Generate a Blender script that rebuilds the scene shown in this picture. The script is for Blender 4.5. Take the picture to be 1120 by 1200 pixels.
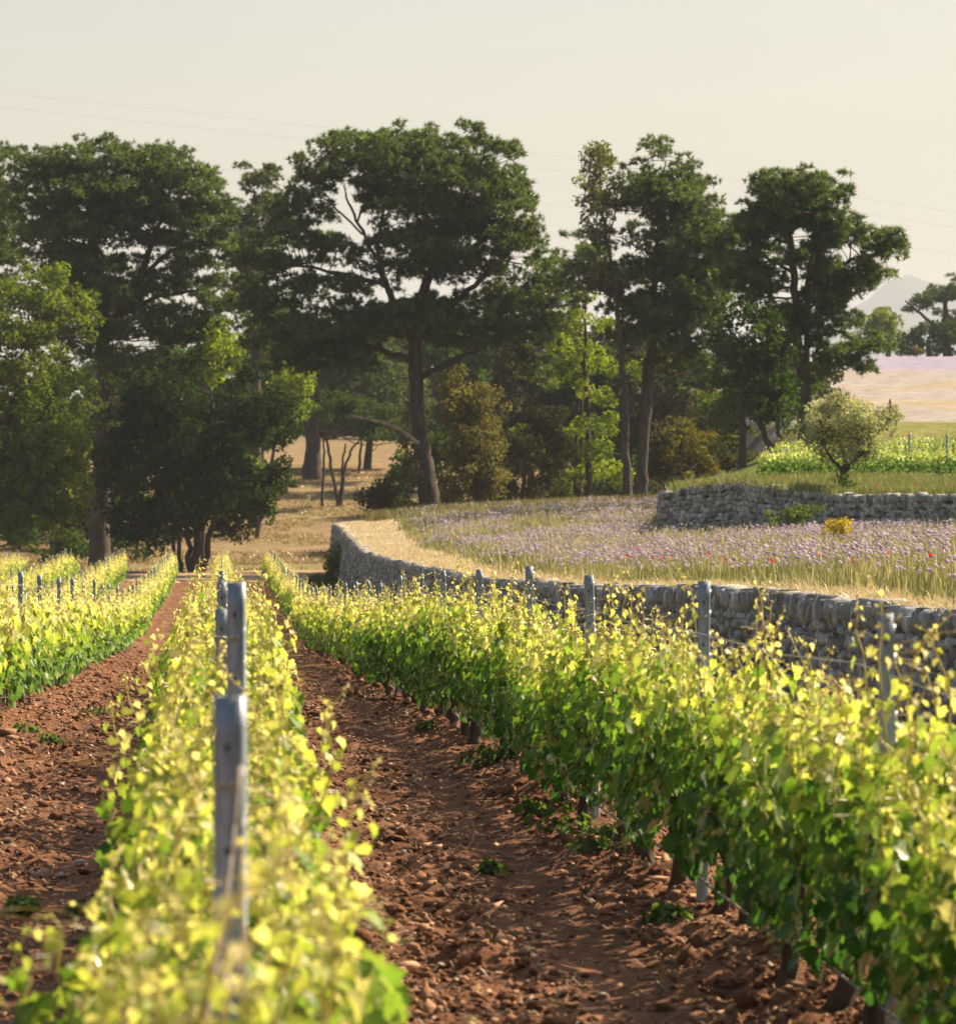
import bpy, math, random
import numpy as np
from mathutils import Vector

# ------------------------------------------------------------------ scene, camera, light
scene = bpy.context.scene
for o in list(bpy.data.objects):
    bpy.data.objects.remove(o)
COL = scene.collection
F = 5000.0            # focal length in photo pixels (photo 1120 x 1200)
ZC = 1.96             # camera height above the soil it stands on
PXC, HOR = 560.0, 590.0

cam_d = bpy.data.cameras.new('camera')
cam = bpy.data.objects.new('camera', cam_d)
COL.objects.link(cam)
cam.location = (0, 0, ZC)
cam.rotation_euler = (math.radians(90) + math.atan(-10.0 / F), 0, 0)
cam_d.sensor_fit = 'VERTICAL'
cam_d.sensor_height = 24.0
cam_d.lens = F / 1200.0 * 24.0
cam_d.clip_start = 0.1
cam_d.clip_end = 20000
cam_d.dof.use_dof = True
cam_d.dof.focus_distance = 40.0
cam_d.dof.aperture_fstop = 5.2
cam_d.dof.aperture_blades = 9
scene.camera = cam

SUN_EL, SUN_AZ = math.radians(41), math.radians(58)
world = bpy.data.worlds.new('World')
scene.world = world
world.use_nodes = True
wn = world.node_tree
wn.nodes.clear()
w_out = wn.nodes.new('ShaderNodeOutputWorld')
w_bg = wn.nodes.new('ShaderNodeBackground')
w_sky = wn.nodes.new('ShaderNodeTexSky')
w_sky.sky_type = 'NISHITA'
w_sky.sun_disc = False
w_sky.sun_elevation = SUN_EL
w_sky.sun_rotation = SUN_AZ
w_sky.altitude = 100
w_sky.air_density = 1.32
w_sky.dust_density = 3.9
w_sky.ozone_density = 0.0
w_bg.inputs['Strength'].default_value = 0.057
w_tc = wn.nodes.new('ShaderNodeTexCoord')          # faint uneven veils of high cloud
w_mp = wn.nodes.new('ShaderNodeMapping'); w_mp.inputs['Scale'].default_value = (2.0, 2.0, 22.0)
w_nz = wn.nodes.new('ShaderNodeTexNoise'); w_nz.inputs['Scale'].default_value = 2.2; w_nz.inputs['Detail'].default_value = 5.0
w_mr = wn.nodes.new('ShaderNodeMapRange'); w_mr.inputs['From Min'].default_value = 0.35; w_mr.inputs['From Max'].default_value = 0.7
w_mr.inputs['To Min'].default_value = 0.97; w_mr.inputs['To Max'].default_value = 1.05
w_mx = wn.nodes.new('ShaderNodeMixRGB'); w_mx.blend_type = 'MULTIPLY'; w_mx.inputs[0].default_value = 1.0
wn.links.new(w_tc.outputs['Generated'], w_mp.inputs['Vector']); wn.links.new(w_mp.outputs[0], w_nz.inputs['Vector'])
wn.links.new(w_nz.outputs[0], w_mr.inputs[0]); wn.links.new(w_sky.outputs[0], w_mx.inputs[1]); wn.links.new(w_mr.outputs[0], w_mx.inputs[2])
wn.links.new(w_mx.outputs[0], w_bg.inputs[0])
wn.links.new(w_bg.outputs[0], w_out.inputs[0])

sun_d = bpy.data.lights.new('sun', 'SUN')
sun_d.energy = 5.0
sun_d.angle = math.radians(0.5)
sun_d.color = (1.0, 0.83, 0.60)
sun = bpy.data.objects.new('sun', sun_d)
COL.objects.link(sun)
S = Vector((math.sin(SUN_AZ) * math.cos(SUN_EL), math.cos(SUN_AZ) * math.cos(SUN_EL), math.sin(SUN_EL)))
sun.rotation_euler = S.to_track_quat('Z', 'Y').to_euler()
sun.location = (60, 100, 80)

scene.view_settings.view_transform = 'Standard'
scene.view_settings.look = 'None'
scene.view_settings.exposure = 1.25
scene.view_settings.gamma = 1.0
scene.view_settings.use_curve_mapping = False
scene.render.engine = 'CYCLES'
cy = scene.cycles
cy.max_bounces = 7
cy.diffuse_bounces = 3
cy.glossy_bounces = 2
cy.transmission_bounces = 4
cy.transparent_max_bounces = 4
cy.volume_bounces = 0
cy.caustics_reflective = False
cy.caustics_refractive = False
cy.sample_clamp_indirect = 6.0
cy.use_denoising = True
try:
    cy.denoiser = 'OPENIMAGEDENOISE'
    cy.denoising_prefilter = 'ACCURATE'
except Exception:
    pass

# ------------------------------------------------------------------ helpers
RNG = np.random.default_rng(7)


def P(px, py, d):
    return np.array([(px - PXC) * d / F, d, ZC + (HOR - py) * d / F])


def tag(o, label=None, cat=None, group=None, kind=None):
    if label: o['label'] = label
    if cat: o['category'] = cat
    if group: o['group'] = group
    if kind: o['kind'] = kind
    return o


def empty(name, loc=(0, 0, 0), rz=0.0):
    o = bpy.data.objects.new(name, None)
    COL.objects.link(o)
    o.location = [float(v) for v in loc]
    o.rotation_euler = (0, 0, rz)
    o.empty_display_size = 0.2
    return o


def link_mesh(name, me, parent=None):
    o = bpy.data.objects.new(name, me)
    COL.objects.link(o)
    if parent is not None:
        o.parent = parent
    return o


class MB:
    """collects triangles and quads with a colour per point"""
    def __init__(s):
        s.v, s.c, s.t, s.q, s.n = [], [], [], [], 0

    def add(s, v, tris=None, quads=None, col=(1, 1, 1)):
        v = np.asarray(v, float).reshape(-1, 3)
        c = np.asarray(col, float)
        if c.ndim == 1:
            c = np.tile(c[:3], (len(v), 1))
        s.v.append(v); s.c.append(c)
        if tris is not None and len(tris): s.t.append(np.asarray(tris, int) + s.n)
        if quads is not None and len(quads): s.q.append(np.asarray(quads, int) + s.n)
        s.n += len(v)

    def mesh(s, name, mat, smooth=False, origin=None):
        me = bpy.data.meshes.new(name)
        v = np.concatenate(s.v) if s.v else np.zeros((0, 3))
        c = np.concatenate(s.c) if s.c else np.zeros((0, 3))
        if origin is not None:
            v = v - np.asarray(origin, float)
        t = np.concatenate(s.t) if s.t else np.zeros((0, 3), int)
        q = np.concatenate(s.q) if s.q else np.zeros((0, 4), int)
        me.vertices.add(len(v))
        me.vertices.foreach_set('co', v.astype(np.float32).ravel())
        nl = t.size + q.size
        me.loops.add(nl)
        me.loops.foreach_set('vertex_index', np.concatenate([t.ravel(), q.ravel()]).astype(np.int32))
        me.polygons.add(len(t) + len(q))
        starts = np.concatenate([np.arange(len(t)) * 3, t.size + np.arange(len(q)) * 4])
        tot = np.concatenate([np.full(len(t), 3), np.full(len(q), 4)])
        me.polygons.foreach_set('loop_start', starts.astype(np.int32))
        me.polygons.foreach_set('loop_total', tot.astype(np.int32))
        if smooth:
            me.polygons.foreach_set('use_smooth', np.ones(len(t) + len(q), bool))
        at = me.color_attributes.new('Col', 'FLOAT_COLOR', 'POINT')
        at.data.foreach_set('color', np.concatenate([c, np.ones((len(c), 1))], 1).astype(np.float32).ravel())
        me.update(calc_edges=True)
        me.validate()
        me.materials.append(mat)
        return me

    def build(s, name, mat, parent=None, smooth=False, origin=None):
        return link_mesh(name, s.mesh(name, mat, smooth, origin), parent)


def unit(v):
    v = np.asarray(v, float)
    return v / np.maximum(np.linalg.norm(v, axis=-1, keepdims=True), 1e-9)


def tube(mb, pts, rad, sides=6, col=(1, 1, 1), cap=True):
    pts = np.asarray(pts, float); n = len(pts)
    rad = np.broadcast_to(np.asarray(rad, float), (n,))
    tg = np.gradient(pts, axis=0); tg = unit(tg)
    ref = np.array([0.31, 0.95, 0.05]) if abs(tg[:, 2]).mean() > 0.6 else np.array([0.05, 0.1, 1.0])
    a = unit(np.cross(tg, ref)); b = np.cross(tg, a)
    th = np.arange(sides) * 2 * math.pi / sides
    ring = pts[:, None, :] + rad[:, None, None] * (np.cos(th)[None, :, None] * a[:, None, :] + np.sin(th)[None, :, None] * b[:, None, :])
    i = np.arange(n - 1)[:, None] * sides; j = np.arange(sides)[None, :]; k = (j + 1) % sides
    quads = np.stack([i + j, i + k, i + sides + k, i + sides + j], -1).reshape(-1, 4)
    tris = None
    if cap and sides >= 3:
        top = (n - 1) * sides
        tris = [[top, top + m, top + m + 1] for m in range(1, sides - 1)]
    mb.add(ring.reshape(-1, 3), tris, quads, col)


def bez(p0, p1, bend, n=6):
    p0 = np.asarray(p0, float); p1 = np.asarray(p1, float)
    t = np.linspace(0, 1, n)[:, None]
    return p0 * (1 - t) + p1 * t + np.asarray(bend, float) * (4 * t * (1 - t))


def _h(i, j, k, seed):
    n = (i * 374761393 + j * 668265263 + k * 2147483647 + seed * 974711) & 0xFFFFFFFF
    n = ((n ^ (n >> 13)) * 1274126177) & 0xFFFFFFFF
    return ((n ^ (n >> 16)) & 0xFFFF) / 65535.0


def vnoise(x, y, seed=0):
    xi = np.floor(x).astype(np.int64); yi = np.floor(y).astype(np.int64)
    fx = x - xi; fy = y - yi
    fx = fx * fx * (3 - 2 * fx); fy = fy * fy * (3 - 2 * fy)
    a = _h(xi, yi, 0, seed); b = _h(xi + 1, yi, 0, seed); c = _h(xi, yi + 1, 0, seed); d = _h(xi + 1, yi + 1, 0, seed)
    return (a * (1 - fx) + b * fx) * (1 - fy) + (c * (1 - fx) + d * fx) * fy


def fbm(x, y, seed=0, octs=4):
    r = 0; a = 0.5
    for o in range(octs):
        r = r + a * (vnoise(x, y, seed + o * 17) - 0.5); x = x * 2.03; y = y * 2.03; a *= 0.5
    return r


def sstep(x, a, b):
    t = np.clip((x - a) / (b - a), 0, 1)
    return t * t * (3 - 2 * t)


def grid_faces(nr, nc):
    i = np.arange(nr - 1)[:, None] * nc; j = np.arange(nc - 1)[None, :]
    return np.stack([i + j, i + j + 1, i + nc + j + 1, i + nc + j], -1).reshape(-1, 4)


# ------------------------------------------------------------------ materials
def new_mat(name):
    m = bpy.data.materials.new(name); m.use_nodes = True
    nt = m.node_tree; nt.nodes.clear()
    out = nt.nodes.new('ShaderNodeOutputMaterial')
    return m, nt, out


def nd(nt, typ, **kw):
    n = nt.nodes.new(typ)
    for k, v in kw.items():
        if k in n.inputs: n.inputs[k].default_value = v
        else: setattr(n, k, v)
    return n


def col_attr(nt):
    return nd(nt, 'ShaderNodeAttribute', attribute_name='Col').outputs['Color']


def leaf_mat(name, trans=0.5, boost=(1.0, 1.0, 1.0), gloss=0.25, rough=0.4, tboost=1.0):
    m, nt, out = new_mat(name)
    c = col_attr(nt)
    df = nd(nt, 'ShaderNodeBsdfDiffuse')
    tr = nd(nt, 'ShaderNodeBsdfTranslucent')
    nt.links.new(c, df.inputs['Color'])
    mul = nd(nt, 'ShaderNodeMixRGB', blend_type='MULTIPLY'); mul.inputs[0].default_value = 1.0
    mul.inputs[2].default_value = (boost[0] * tboost, boost[1] * tboost, boost[2] * tboost, 1)
    nt.links.new(c, mul.inputs[1]); nt.links.new(mul.outputs[0], tr.inputs['Color'])
    mx = nd(nt, 'ShaderNodeMixShader'); mx.inputs[0].default_value = trans
    nt.links.new(df.outputs[0], mx.inputs[1]); nt.links.new(tr.outputs[0], mx.inputs[2])
    last = mx.outputs[0]
    if gloss > 0:
        gl = nd(nt, 'ShaderNodeBsdfGlossy', Roughness=rough)
        gl.inputs['Color'].default_value = (0.9, 0.9, 0.85, 1)
        fr = nd(nt, 'ShaderNodeFresnel', IOR=1.35)
        ml = nd(nt, 'ShaderNodeMath', operation='MULTIPLY'); ml.inputs[1].default_value = gloss
        nt.links.new(fr.outputs[0], ml.inputs[0])
        m2 = nd(nt, 'ShaderNodeMixShader')
        nt.links.new(ml.outputs[0], m2.inputs[0]); nt.links.new(last, m2.inputs[1]); nt.links.new(gl.outputs[0], m2.inputs[2])
        last = m2.outputs[0]
    nt.links.new(last, out.inputs['Surface'])
    return m


def rough_mat(name, noise_scale=8.0, amount=0.35, bump=0.3, bump_dist=0.02, rough=0.9, spec=0.2, metallic=0.0, stretch=(1, 1, 1), second=None):
    """point colour varied by procedural noise, with a bump"""
    m, nt, out = new_mat(name)
    c = col_attr(nt)
    tc = nd(nt, 'ShaderNodeTexCoord')
    mp = nd(nt, 'ShaderNodeMapping'); mp.inputs['Scale'].default_value = stretch
    nt.links.new(tc.outputs['Object'], mp.inputs['Vector'])
    nz = nd(nt, 'ShaderNodeTexNoise', Scale=noise_scale, Detail=6.0, Roughness=0.6)
    nt.links.new(mp.outputs[0], nz.inputs['Vector'])
    mr = nd(nt, 'ShaderNodeMapRange')
    mr.inputs['From Min'].default_value = 0.3; mr.inputs['From Max'].default_value = 0.7
    mr.inputs['To Min'].default_value = 1 - amount; mr.inputs['To Max'].default_value = 1 + amount
    nt.links.new(nz.outputs[0], mr.inputs[0])
    mul = nd(nt, 'ShaderNodeMixRGB', blend_type='MULTIPLY'); mul.inputs[0].default_value = 1.0
    nt.links.new(c, mul.inputs[1]); nt.links.new(mr.outputs[0], mul.inputs[2])
    base = mul.outputs[0]
    if second:
        col2, sc2, lo, hi = second
        n2 = nd(nt, 'ShaderNodeTexNoise', Scale=sc2, Detail=5.0)
        nt.links.new(tc.outputs['Object'], n2.inputs['Vector'])
        r2 = nd(nt, 'ShaderNodeMapRange'); r2.inputs['From Min'].default_value = lo; r2.inputs['From Max'].default_value = hi
        nt.links.new(n2.outputs[0], r2.inputs[0])
        mm = nd(nt, 'ShaderNodeMixRGB'); mm.inputs[2].default_value = (*col2, 1)
        nt.links.new(r2.outputs[0], mm.inputs[0]); nt.links.new(base, mm.inputs[1])
        base = mm.outputs[0]
    bs = nd(nt, 'ShaderNodeBsdfPrincipled', Roughness=rough, Metallic=metallic)
    bs.inputs['Specular IOR Level'].default_value = spec
    nt.links.new(base, bs.inputs['Base Color'])
    if bump > 0:
        bp = nd(nt, 'ShaderNodeBump', Strength=bump, Distance=bump_dist)
        nt.links.new(nz.outputs[0], bp.inputs['Height']); nt.links.new(bp.outputs[0], bs.inputs['Normal'])
    nt.links.new(bs.outputs[0], out.inputs['Surface'])
    return m


M = {}
M['vine'] = leaf_mat('vine_leaf', trans=0.5, boost=(1.04, 1.07, 0.62), gloss=0.32, rough=0.38, tboost=1.65)
M['shoot'] = leaf_mat('vine_shoot', trans=0.5, boost=(1.1, 1.05, 0.7), gloss=0.5, rough=0.35)
M['needle'] = leaf_mat('pine_needles', trans=0.5, boost=(1.2, 1.15, 0.5), gloss=0.08, rough=0.5)
M['oak'] = leaf_mat('oak_leaves', trans=0.45, boost=(1.2, 1.2, 0.4), gloss=0.0, rough=0.55)
M['grass'] = leaf_mat('grass_blades', trans=0.4, boost=(1.1, 1.0, 0.6), gloss=0.1, rough=0.5)
M['flower'] = leaf_mat('flower_heads', trans=0.5, gloss=0.0)
M['bark'] = rough_mat('bark', noise_scale=5.0, amount=0.5, bump=0.8, bump_dist=0.08, stretch=(1, 1, 0.25))
M['vinewood'] = rough_mat('vine_wood', noise_scale=30.0, amount=0.5, bump=0.8, bump_dist=0.02, stretch=(1, 1, 0.3))
M['soil'] = rough_mat('red_soil', noise_scale=14.0, amount=0.45, bump=0.9, bump_dist=0.03, rough=0.95, spec=0.1,
                      second=((0.20, 0.105, 0.062), 1.2, 0.5, 0.75))
M['clod'] = rough_mat('soil_clods', noise_scale=40.0, amount=0.35, bump=0.5, bump_dist=0.01, rough=0.95, spec=0.1)
M['field'] = rough_mat('dry_grass_ground', noise_scale=0.9, amount=0.35, bump=0.6, bump_dist=0.1, rough=1.0, spec=0.0)
M['straw'] = rough_mat('straw_path', noise_scale=6.0, amount=0.35, bump=0.7, bump_dist=0.05, rough=1.0, spec=0.0)
M['stone'] = rough_mat('limestone', noise_scale=7.0, amount=0.4, bump=0.9, bump_dist=0.05, rough=0.95, spec=0.1,
                       second=((0.12, 0.12, 0.11), 2.3, 0.56, 0.72))
M['steel'] = rough_mat('galvanised_steel', noise_scale=16.0, amount=0.45, bump=0.15, bump_dist=0.004, rough=0.5, spec=0.5, metallic=0.45, stretch=(1, 1, 0.3), second=((.20, .17, .14), 9.0, .6, .8))
M['wire'] = rough_mat('steel_wire', noise_scale=30.0, amount=0.2, bump=0, rough=0.4, spec=0.5, metallic=0.8)
M['plain'] = rough_mat('matt_dark', noise_scale=12.0, amount=0.2, bump=0.2, rough=0.7)
M['hill'] = rough_mat('wooded_hill', noise_scale=0.02, amount=0.4, bump=0.0, rough=1.0, spec=0.0)

# ------------------------------------------------------------------ terrain
VD = [-60, 15, 32, 43, 55, 62, 81, 97, 109, 140, 153, 205, 240, 30000]
VZ = [-1.96, -1.96, -2.07, -2.26, -2.54, -2.72, -3.09, -3.5, -3.75, -3.88, -3.9, -3.76, -3.68, -3.68]
HAD = [200, 235, 250, 270, 300, 340, 380, 420, 600, 1500, 30000]
HAZ = [-3.73, -3.67, -3.4, -2.6, -0.6, 2.6, 4.6, 6.5, 12, 14, 14]
HBD = [110, 128, 150, 175, 200, 215, 225, 260, 340, 380, 420, 600, 30000]
HBZ = [0.1, 0.2, 0.55, 1.16, 2.7, 3.6, 4.3, 6.1, 10.5, 13.1, 13.8, 13.0, 13]
WALL_PX = [(2600, 17), (1700, 25.5), (1330, 32), (1120, 39), (1034, 42.5), (923, 49), (824, 57), (692, 71), (568, 95), (470, 133), (425, 165), (417, 172), (400, 192), (388, 207)]
WD = [d for _, d in WALL_PX]; WL = [(p - 260) * d / F for p, d in WALL_PX]
RD = [17, 32, 39, 42.5, 49, 57, 71, 95, 133, 165, 172, 192, 207, 215, 300]
RZ = [-1.0, -1.02, -1.05, -1.09, -1.08, -1.18, -1.43, -1.76, -1.9, -1.95, -1.78, -1.25, -1.0, -0.95, -0.6]
W2PX = [765, 775, 800, 860, 920, 975, 1000, 1120, 1400, 2400]
W2D = [151, 150, 149, 146, 141, 136.5, 134, 128, 122, 112]
W2T = [0.15, .3, .46, .64, .42, .23, .2, .2, .2, .2]


def zv(d):
    return np.interp(d, VD, VZ)


def soil_rel(L, d):
    """relief of the worked soil between the rows"""
    dl = np.abs(((L + 1.2) / 2.4 - np.floor((L + 1.2) / 2.4)) * 2.4 - 1.2)
    z = 0.09 * np.exp(-(dl / 0.28) ** 2) - 0.035 * np.exp(-((dl - 0.8) / 0.22) ** 2)
    lane = ((L / 2.4) - np.floor(L / 2.4)) * 2.4
    rough = 1.0 - 0.8 * np.exp(-((lane - 1.62) / 0.3) ** 2)
    z = z + rough * (0.17 * fbm(L * 1.6, d * 1.3, 3, 3) + 0.17 * fbm(L * 7, d * 6, 5, 3))
    return z


def terrace_rel(d, t):
    return np.interp(d, RD, RZ) + 1.3 * (1 - np.exp(-np.maximum(t, 0) / 13.0)) * sstep(d, 20, 90) + 0.12 * fbm(t * 0.7, d * 0.3, 11, 3)


def Lof(X, d):
    return X + 0.06 * d


def hills(px, d):
    lo = np.clip(760 - (d - 215) * 1.0, 430, 760)
    w = sstep(px, lo, lo + 200)
    return np.interp(d, HAD, HAZ) * (1 - w) + np.interp(d, HBD, HBZ) * w


def main_rel(X, d):
    """height (from the camera) of the one big ground sheet"""
    de = np.maximum(d, 8)
    px = PXC + X * F / de
    t = Lof(X, d) - np.interp(d, WD[::1], WL)
    k = sstep(d, 232, 262)
    low = zv(d) * (1 - k) + np.interp(d, HAD, HAZ) * k
    kk = sstep(d, 214, 262)
    terr = (terrace_rel(d, t) - 0.06) * (1 - kk) + hills(px, d) * kk
    kb = sstep(d, 205, 213)
    mR = sstep(px, 800, 860)
    terr = terr * (1 - kb * mR) + (hills(px, d) - 0.05) * kb * mR
    m = sstep(t, 0.3, 8.0) * sstep(d, 204, 213)
    far = sstep(d, 262, 300)
    z = low * (1 - m) + terr * m
    z = z * (1 - far) + hills(px, d) * far
    z = z - 0.35 * (1 - m) * sstep(d, 208, 206) * (d > 6) * (Lof(X, d) > -23.5)
    return z + 0.25 * fbm(X * 0.08, d * 0.08, 21, 3) * sstep(d, 225, 300)


WD_, WL_ = np.array(WD), np.array(WL)


def ground_z(X, d):
    """height of what one stands on at X, d (world z)"""
    X = float(X); d = float(d)
    L = X + 0.06 * d; t = L - float(np.interp(d, WD_, WL_)); px = PXC + X * F / max(d, 8)
    if d < 213:
        if t > 0.1:
            d2 = float(np.interp(px, W2PX, W2D))
            if px > 768 and d > d2: return ZC + float(upper_rel(np.array(px), np.array(d)))
            return ZC + float(terrace_rel(np.array(d), np.array(t)))
        return ZC + float(zv(d)) + (float(soil_rel(np.array(L), np.array(d))) if d < 205 else 0)
    return ZC + float(main_rel(np.array(X), np.array(d)))


def upper_rel(px, d):
    top = np.interp(px, W2PX, W2T); dw = np.interp(px, W2PX, W2D)
    k = sstep(d - dw, 0, 22)
    q = sstep(px, 765, 960)
    z = top * (1 - k) + (top * (1 - q) + np.interp(d, HBD, HBZ) * q) * k
    t = (px - PXC) * d / F + 0.06 * d - np.interp(d, WD_, WL_)
    e = sstep(px, 768, 796)
    return (terrace_rel(d, t) - 0.1) * (1 - e) + z * e + 0.1 * fbm(px * 0.05, d * 0.3, 31, 2)


# main sheet, from behind the camera to beyond the far hills
dd = np.concatenate([np.linspace(-40, 4, 12), np.geomspace(6, 200, 60), np.linspace(201, 300, 90), np.geomspace(302, 13000, 80)])
ss = np.concatenate([-np.geomspace(0.16, 1.6, 26)[::-1], np.linspace(-0.155, 0.155, 200), np.geomspace(0.16, 1.6, 26)])
X = ss[None, :] * (np.abs(dd)[:, None] + 30); D = np.repeat(dd[:, None], len(ss), 1)
Z = ZC + main_rel(X, D)
px = PXC + X * F / np.maximum(D, 8)
tan_c = np.array([0.215, 0.155, 0.092]); soil_c = np.array([0.17, 0.085, 0.05]); pink = np.array([0.29, 0.26, 0.235]); lav = np.array([0.27, 0.24, 0.30])
green = np.array([0.16, 0.16, 0.055]); brown = np.array([0.13, 0.095, 0.065]); road = np.array([0.36, 0.25, 0.165]); strawc = np.array([0.42, 0.33, 0.19])
C = np.tile(tan_c, (*D.shape, 1))


def paint(mask, c):
    global C
    C = C * (1 - mask[..., None]) + np.asarray(c) * mask[..., None]


nz = fbm(X * 0.25, D * 0.12, 41, 4)
paint(sstep(D, 212, 200), soil_c)
paint(sstep(D, 206, 209) * sstep(D, 238, 232), road)                               # headland track
paint(sstep(D, 233, 236) * sstep(D, 258, 250) * sstep(nz, -0.05, 0.1), [0.17, 0.17, 0.07])
paint(sstep(D, 255, 275) * sstep(nz, 0.03, 0.16) * 0.7, [0.20, 0.16, 0.075])
hb = sstep(px, 780, 880)
paint(hb * sstep(D, 196, 205), brown * 1.1)
paint(hb * sstep(D, 211, 214), green * 1.1)
paint(hb * sstep(D, 224, 230), pink)
paint(hb * sstep(D, 230, 240) * sstep(fbm(X * 0.1, D * 0.18, 43, 3), 0.0, 0.12), [0.30, 0.24, 0.15])
paint(hb * sstep(D, 340, 348), lav)
paint(sstep(D, 395, 450), [0.10, 0.11, 0.06])
mb = MB(); mb.add(np.stack([X, D, Z], -1), None, grid_faces(len(dd), len(ss)), C.reshape(-1, 3))
tag(mb.build('ground', M['field'], smooth=True), kind='structure')

# worked soil of the vineyard
dd = np.concatenate([np.linspace(2, 13.5, 60), np.geomspace(13.6, 208, 1250)])
Ls = np.concatenate([np.linspace(-24, -5.2, 110), np.linspace(-5.0, 2.9, 215), np.linspace(3.0, 7.3, 40)])
L, D = np.meshgrid(Ls, dd)
Wl = np.interp(D, WD_, WL_)
L = np.minimum(L, Wl + 0.12)
X = L - 0.06 * D
Z = ZC + zv(D) + soil_rel(L, D) - 0.3 * sstep(D, 205.5, 208)
n1 = fbm(L * 0.8, D * 0.5, 51, 4); n2 = fbm(L * 5, D * 4, 52, 3)
C = np.array([0.148, 0.068, 0.037]) * (1 + 0.5 * n1[..., None] + 0.5 * n2[..., None])
g = sstep(L, 3.2, 3.9)[..., None]
C = C * (1 - g) + np.array([0.15, 0.12, 0.055]) * (1 + 0.6 * n2[..., None]) * g
mb = MB(); mb.add(np.stack([X, D, Z], -1), None, grid_faces(len(dd), len(Ls)), C.reshape(-1, 3))
tag(mb.build('vineyard_soil', M['soil'], smooth=True), kind='structure')

# terrace between the two walls, mown straw path along its rim
dd = np.concatenate([np.linspace(10, 38, 30), np.geomspace(38.5, 215, 330)])
tt = np.concatenate([np.linspace(0.22, 4.5, 60), np.geomspace(4.6, 60, 70)])
T, D = np.meshgrid(tt, dd)
Wl = np.interp(D, WD_, WL_)
X = T + Wl - 0.06 * D
Z = ZC + terrace_rel(D, T) + 0.02 * fbm(T * 6, D * 3, 61, 2)
pw = np.interp(D, [30, 60, 100, 150, 190, 210], [.8, .9, 1.25, 2.2, 2.6, 3.1])
n = fbm(T * 1.2, D * 0.5, 62, 4)
C = np.array([0.14, 0.13, 0.055]) * (1 + 0.8 * n[..., None])
k = sstep(T, pw + 0.5, pw - 0.2)[..., None]
C = C * (1 - k) + np.array([0.38, 0.305, 0.205]) * (1 + 0.7 * fbm(T * 2, D * 0.8, 63, 4)[..., None]) * k
mb = MB(); mb.add(np.stack([X, D, Z], -1), None, grid_faces(len(dd), len(tt)), C.reshape(-1, 3))
tag(mb.build('terrace_path', M['straw'], smooth=True), kind='structure')

# upper terrace
pp = np.concatenate([np.linspace(764, 1130, 120), np.linspace(1140, 2400, 40)])
uu = np.linspace(0, 1, 90)
U, PXG = np.meshgrid(uu, pp)
dw = np.interp(PXG, W2PX, W2D) + 0.2
D = dw + (209 - dw) * U
X = (PXG - PXC) * D / F
Z = ZC + upper_rel(PXG, D)
C = np.array([0.13, 0.15, 0.05]) * (1 + 0.8 * fbm(X * 0.8, D * 0.5, 71, 3)[..., None])
mb = MB(); mb.add(np.stack([X, D, Z], -1), None, grid_faces(len(pp), len(uu)), C.reshape(-1, 3))
tag(mb.build('upper_terrace_ground', M['field'], smooth=True), kind='structure')

# distant hill ridge
hx = np.linspace(-4600, 7300, 260); hy = np.linspace(9100, 11400, 30)
HX, HY = np.meshgrid(hx, hy)
prof = np.interp(hx / 10000 * F + PXC, [-2000, -400, 300, 800, 960, 1010, 1052, 1085, 1110, 1150, 1300, 1700, 4000],
                 [100, 190, 270, 365, 425, 462, 538, 511, 508, 492, 548, 404, 190])
prof = prof + 18 * fbm(hx * 0.01, hx * 0, 81, 4)
Zh = prof[None, :] * np.exp(-((HY - 10000) / 750.0) ** 2) + ZC + 6
mb = MB(); mb.add(np.stack([HX, HY, Zh], -1), None, grid_faces(30, 260), (0.05, 0.07, 0.035))
tag(mb.build('distant_hill', M['hill'], smooth=True), kind='structure')

# ------------------------------------------------------------------ dry stone walls
cube_p = np.array([[x, y, z] for x in (-1, 0, 1) for y in (-1, 0, 1) for z in (-1, 0, 1)], float)
keep = [i for i, p in enumerate(cube_p) if not np.all(p == 0)]
_id = {tuple(cube_p[i]): n for n, i in enumerate(keep)}
STV = cube_p[keep]
STQ = []
for ax in range(3):
    for sgn in (-1, 1):
        b, c = [a for a in range(3) if a != ax]
        for i in (-1, 0):
            for j in (-1, 0):
                q = []
                for (di, dj) in ((0, 0), (1, 0), (1, 1), (0, 1)):
                    p = [0, 0, 0]; p[ax] = sgn; p[b] = i + di; p[c] = j + dj; q.append(_id[tuple(map(float, p))])
                flip = (sgn > 0) != (ax == 1)
                STQ.append(q if flip else q[::-1])
STQ = np.array(STQ)


def add_stone(mb, c, ax, ay, az, half, rng, col, tilt=0.0, rnd=0.06):
    v = STV.copy()
    r = np.abs(v).sum(1)
    v = v * np.where(r > 2.5, 1 - rnd, np.where(r > 1.5, 1 - rnd * 0.35, 1.04))[:, None]
    v = v + rng.uniform(-1, 1, v.shape) * 0.2
    v = v * half
    if tilt:
        ca, sa = math.cos(tilt), math.sin(tilt)
        v = np.stack([v[:, 0] * ca - v[:, 2] * sa, v[:, 1], v[:, 0] * sa + v[:, 2] * ca], 1)
    w = c + v[:, :1] * ax + v[:, 1:2] * ay + v[:, 2:3] * az
    mb.add(w, None, STQ, col)


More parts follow.
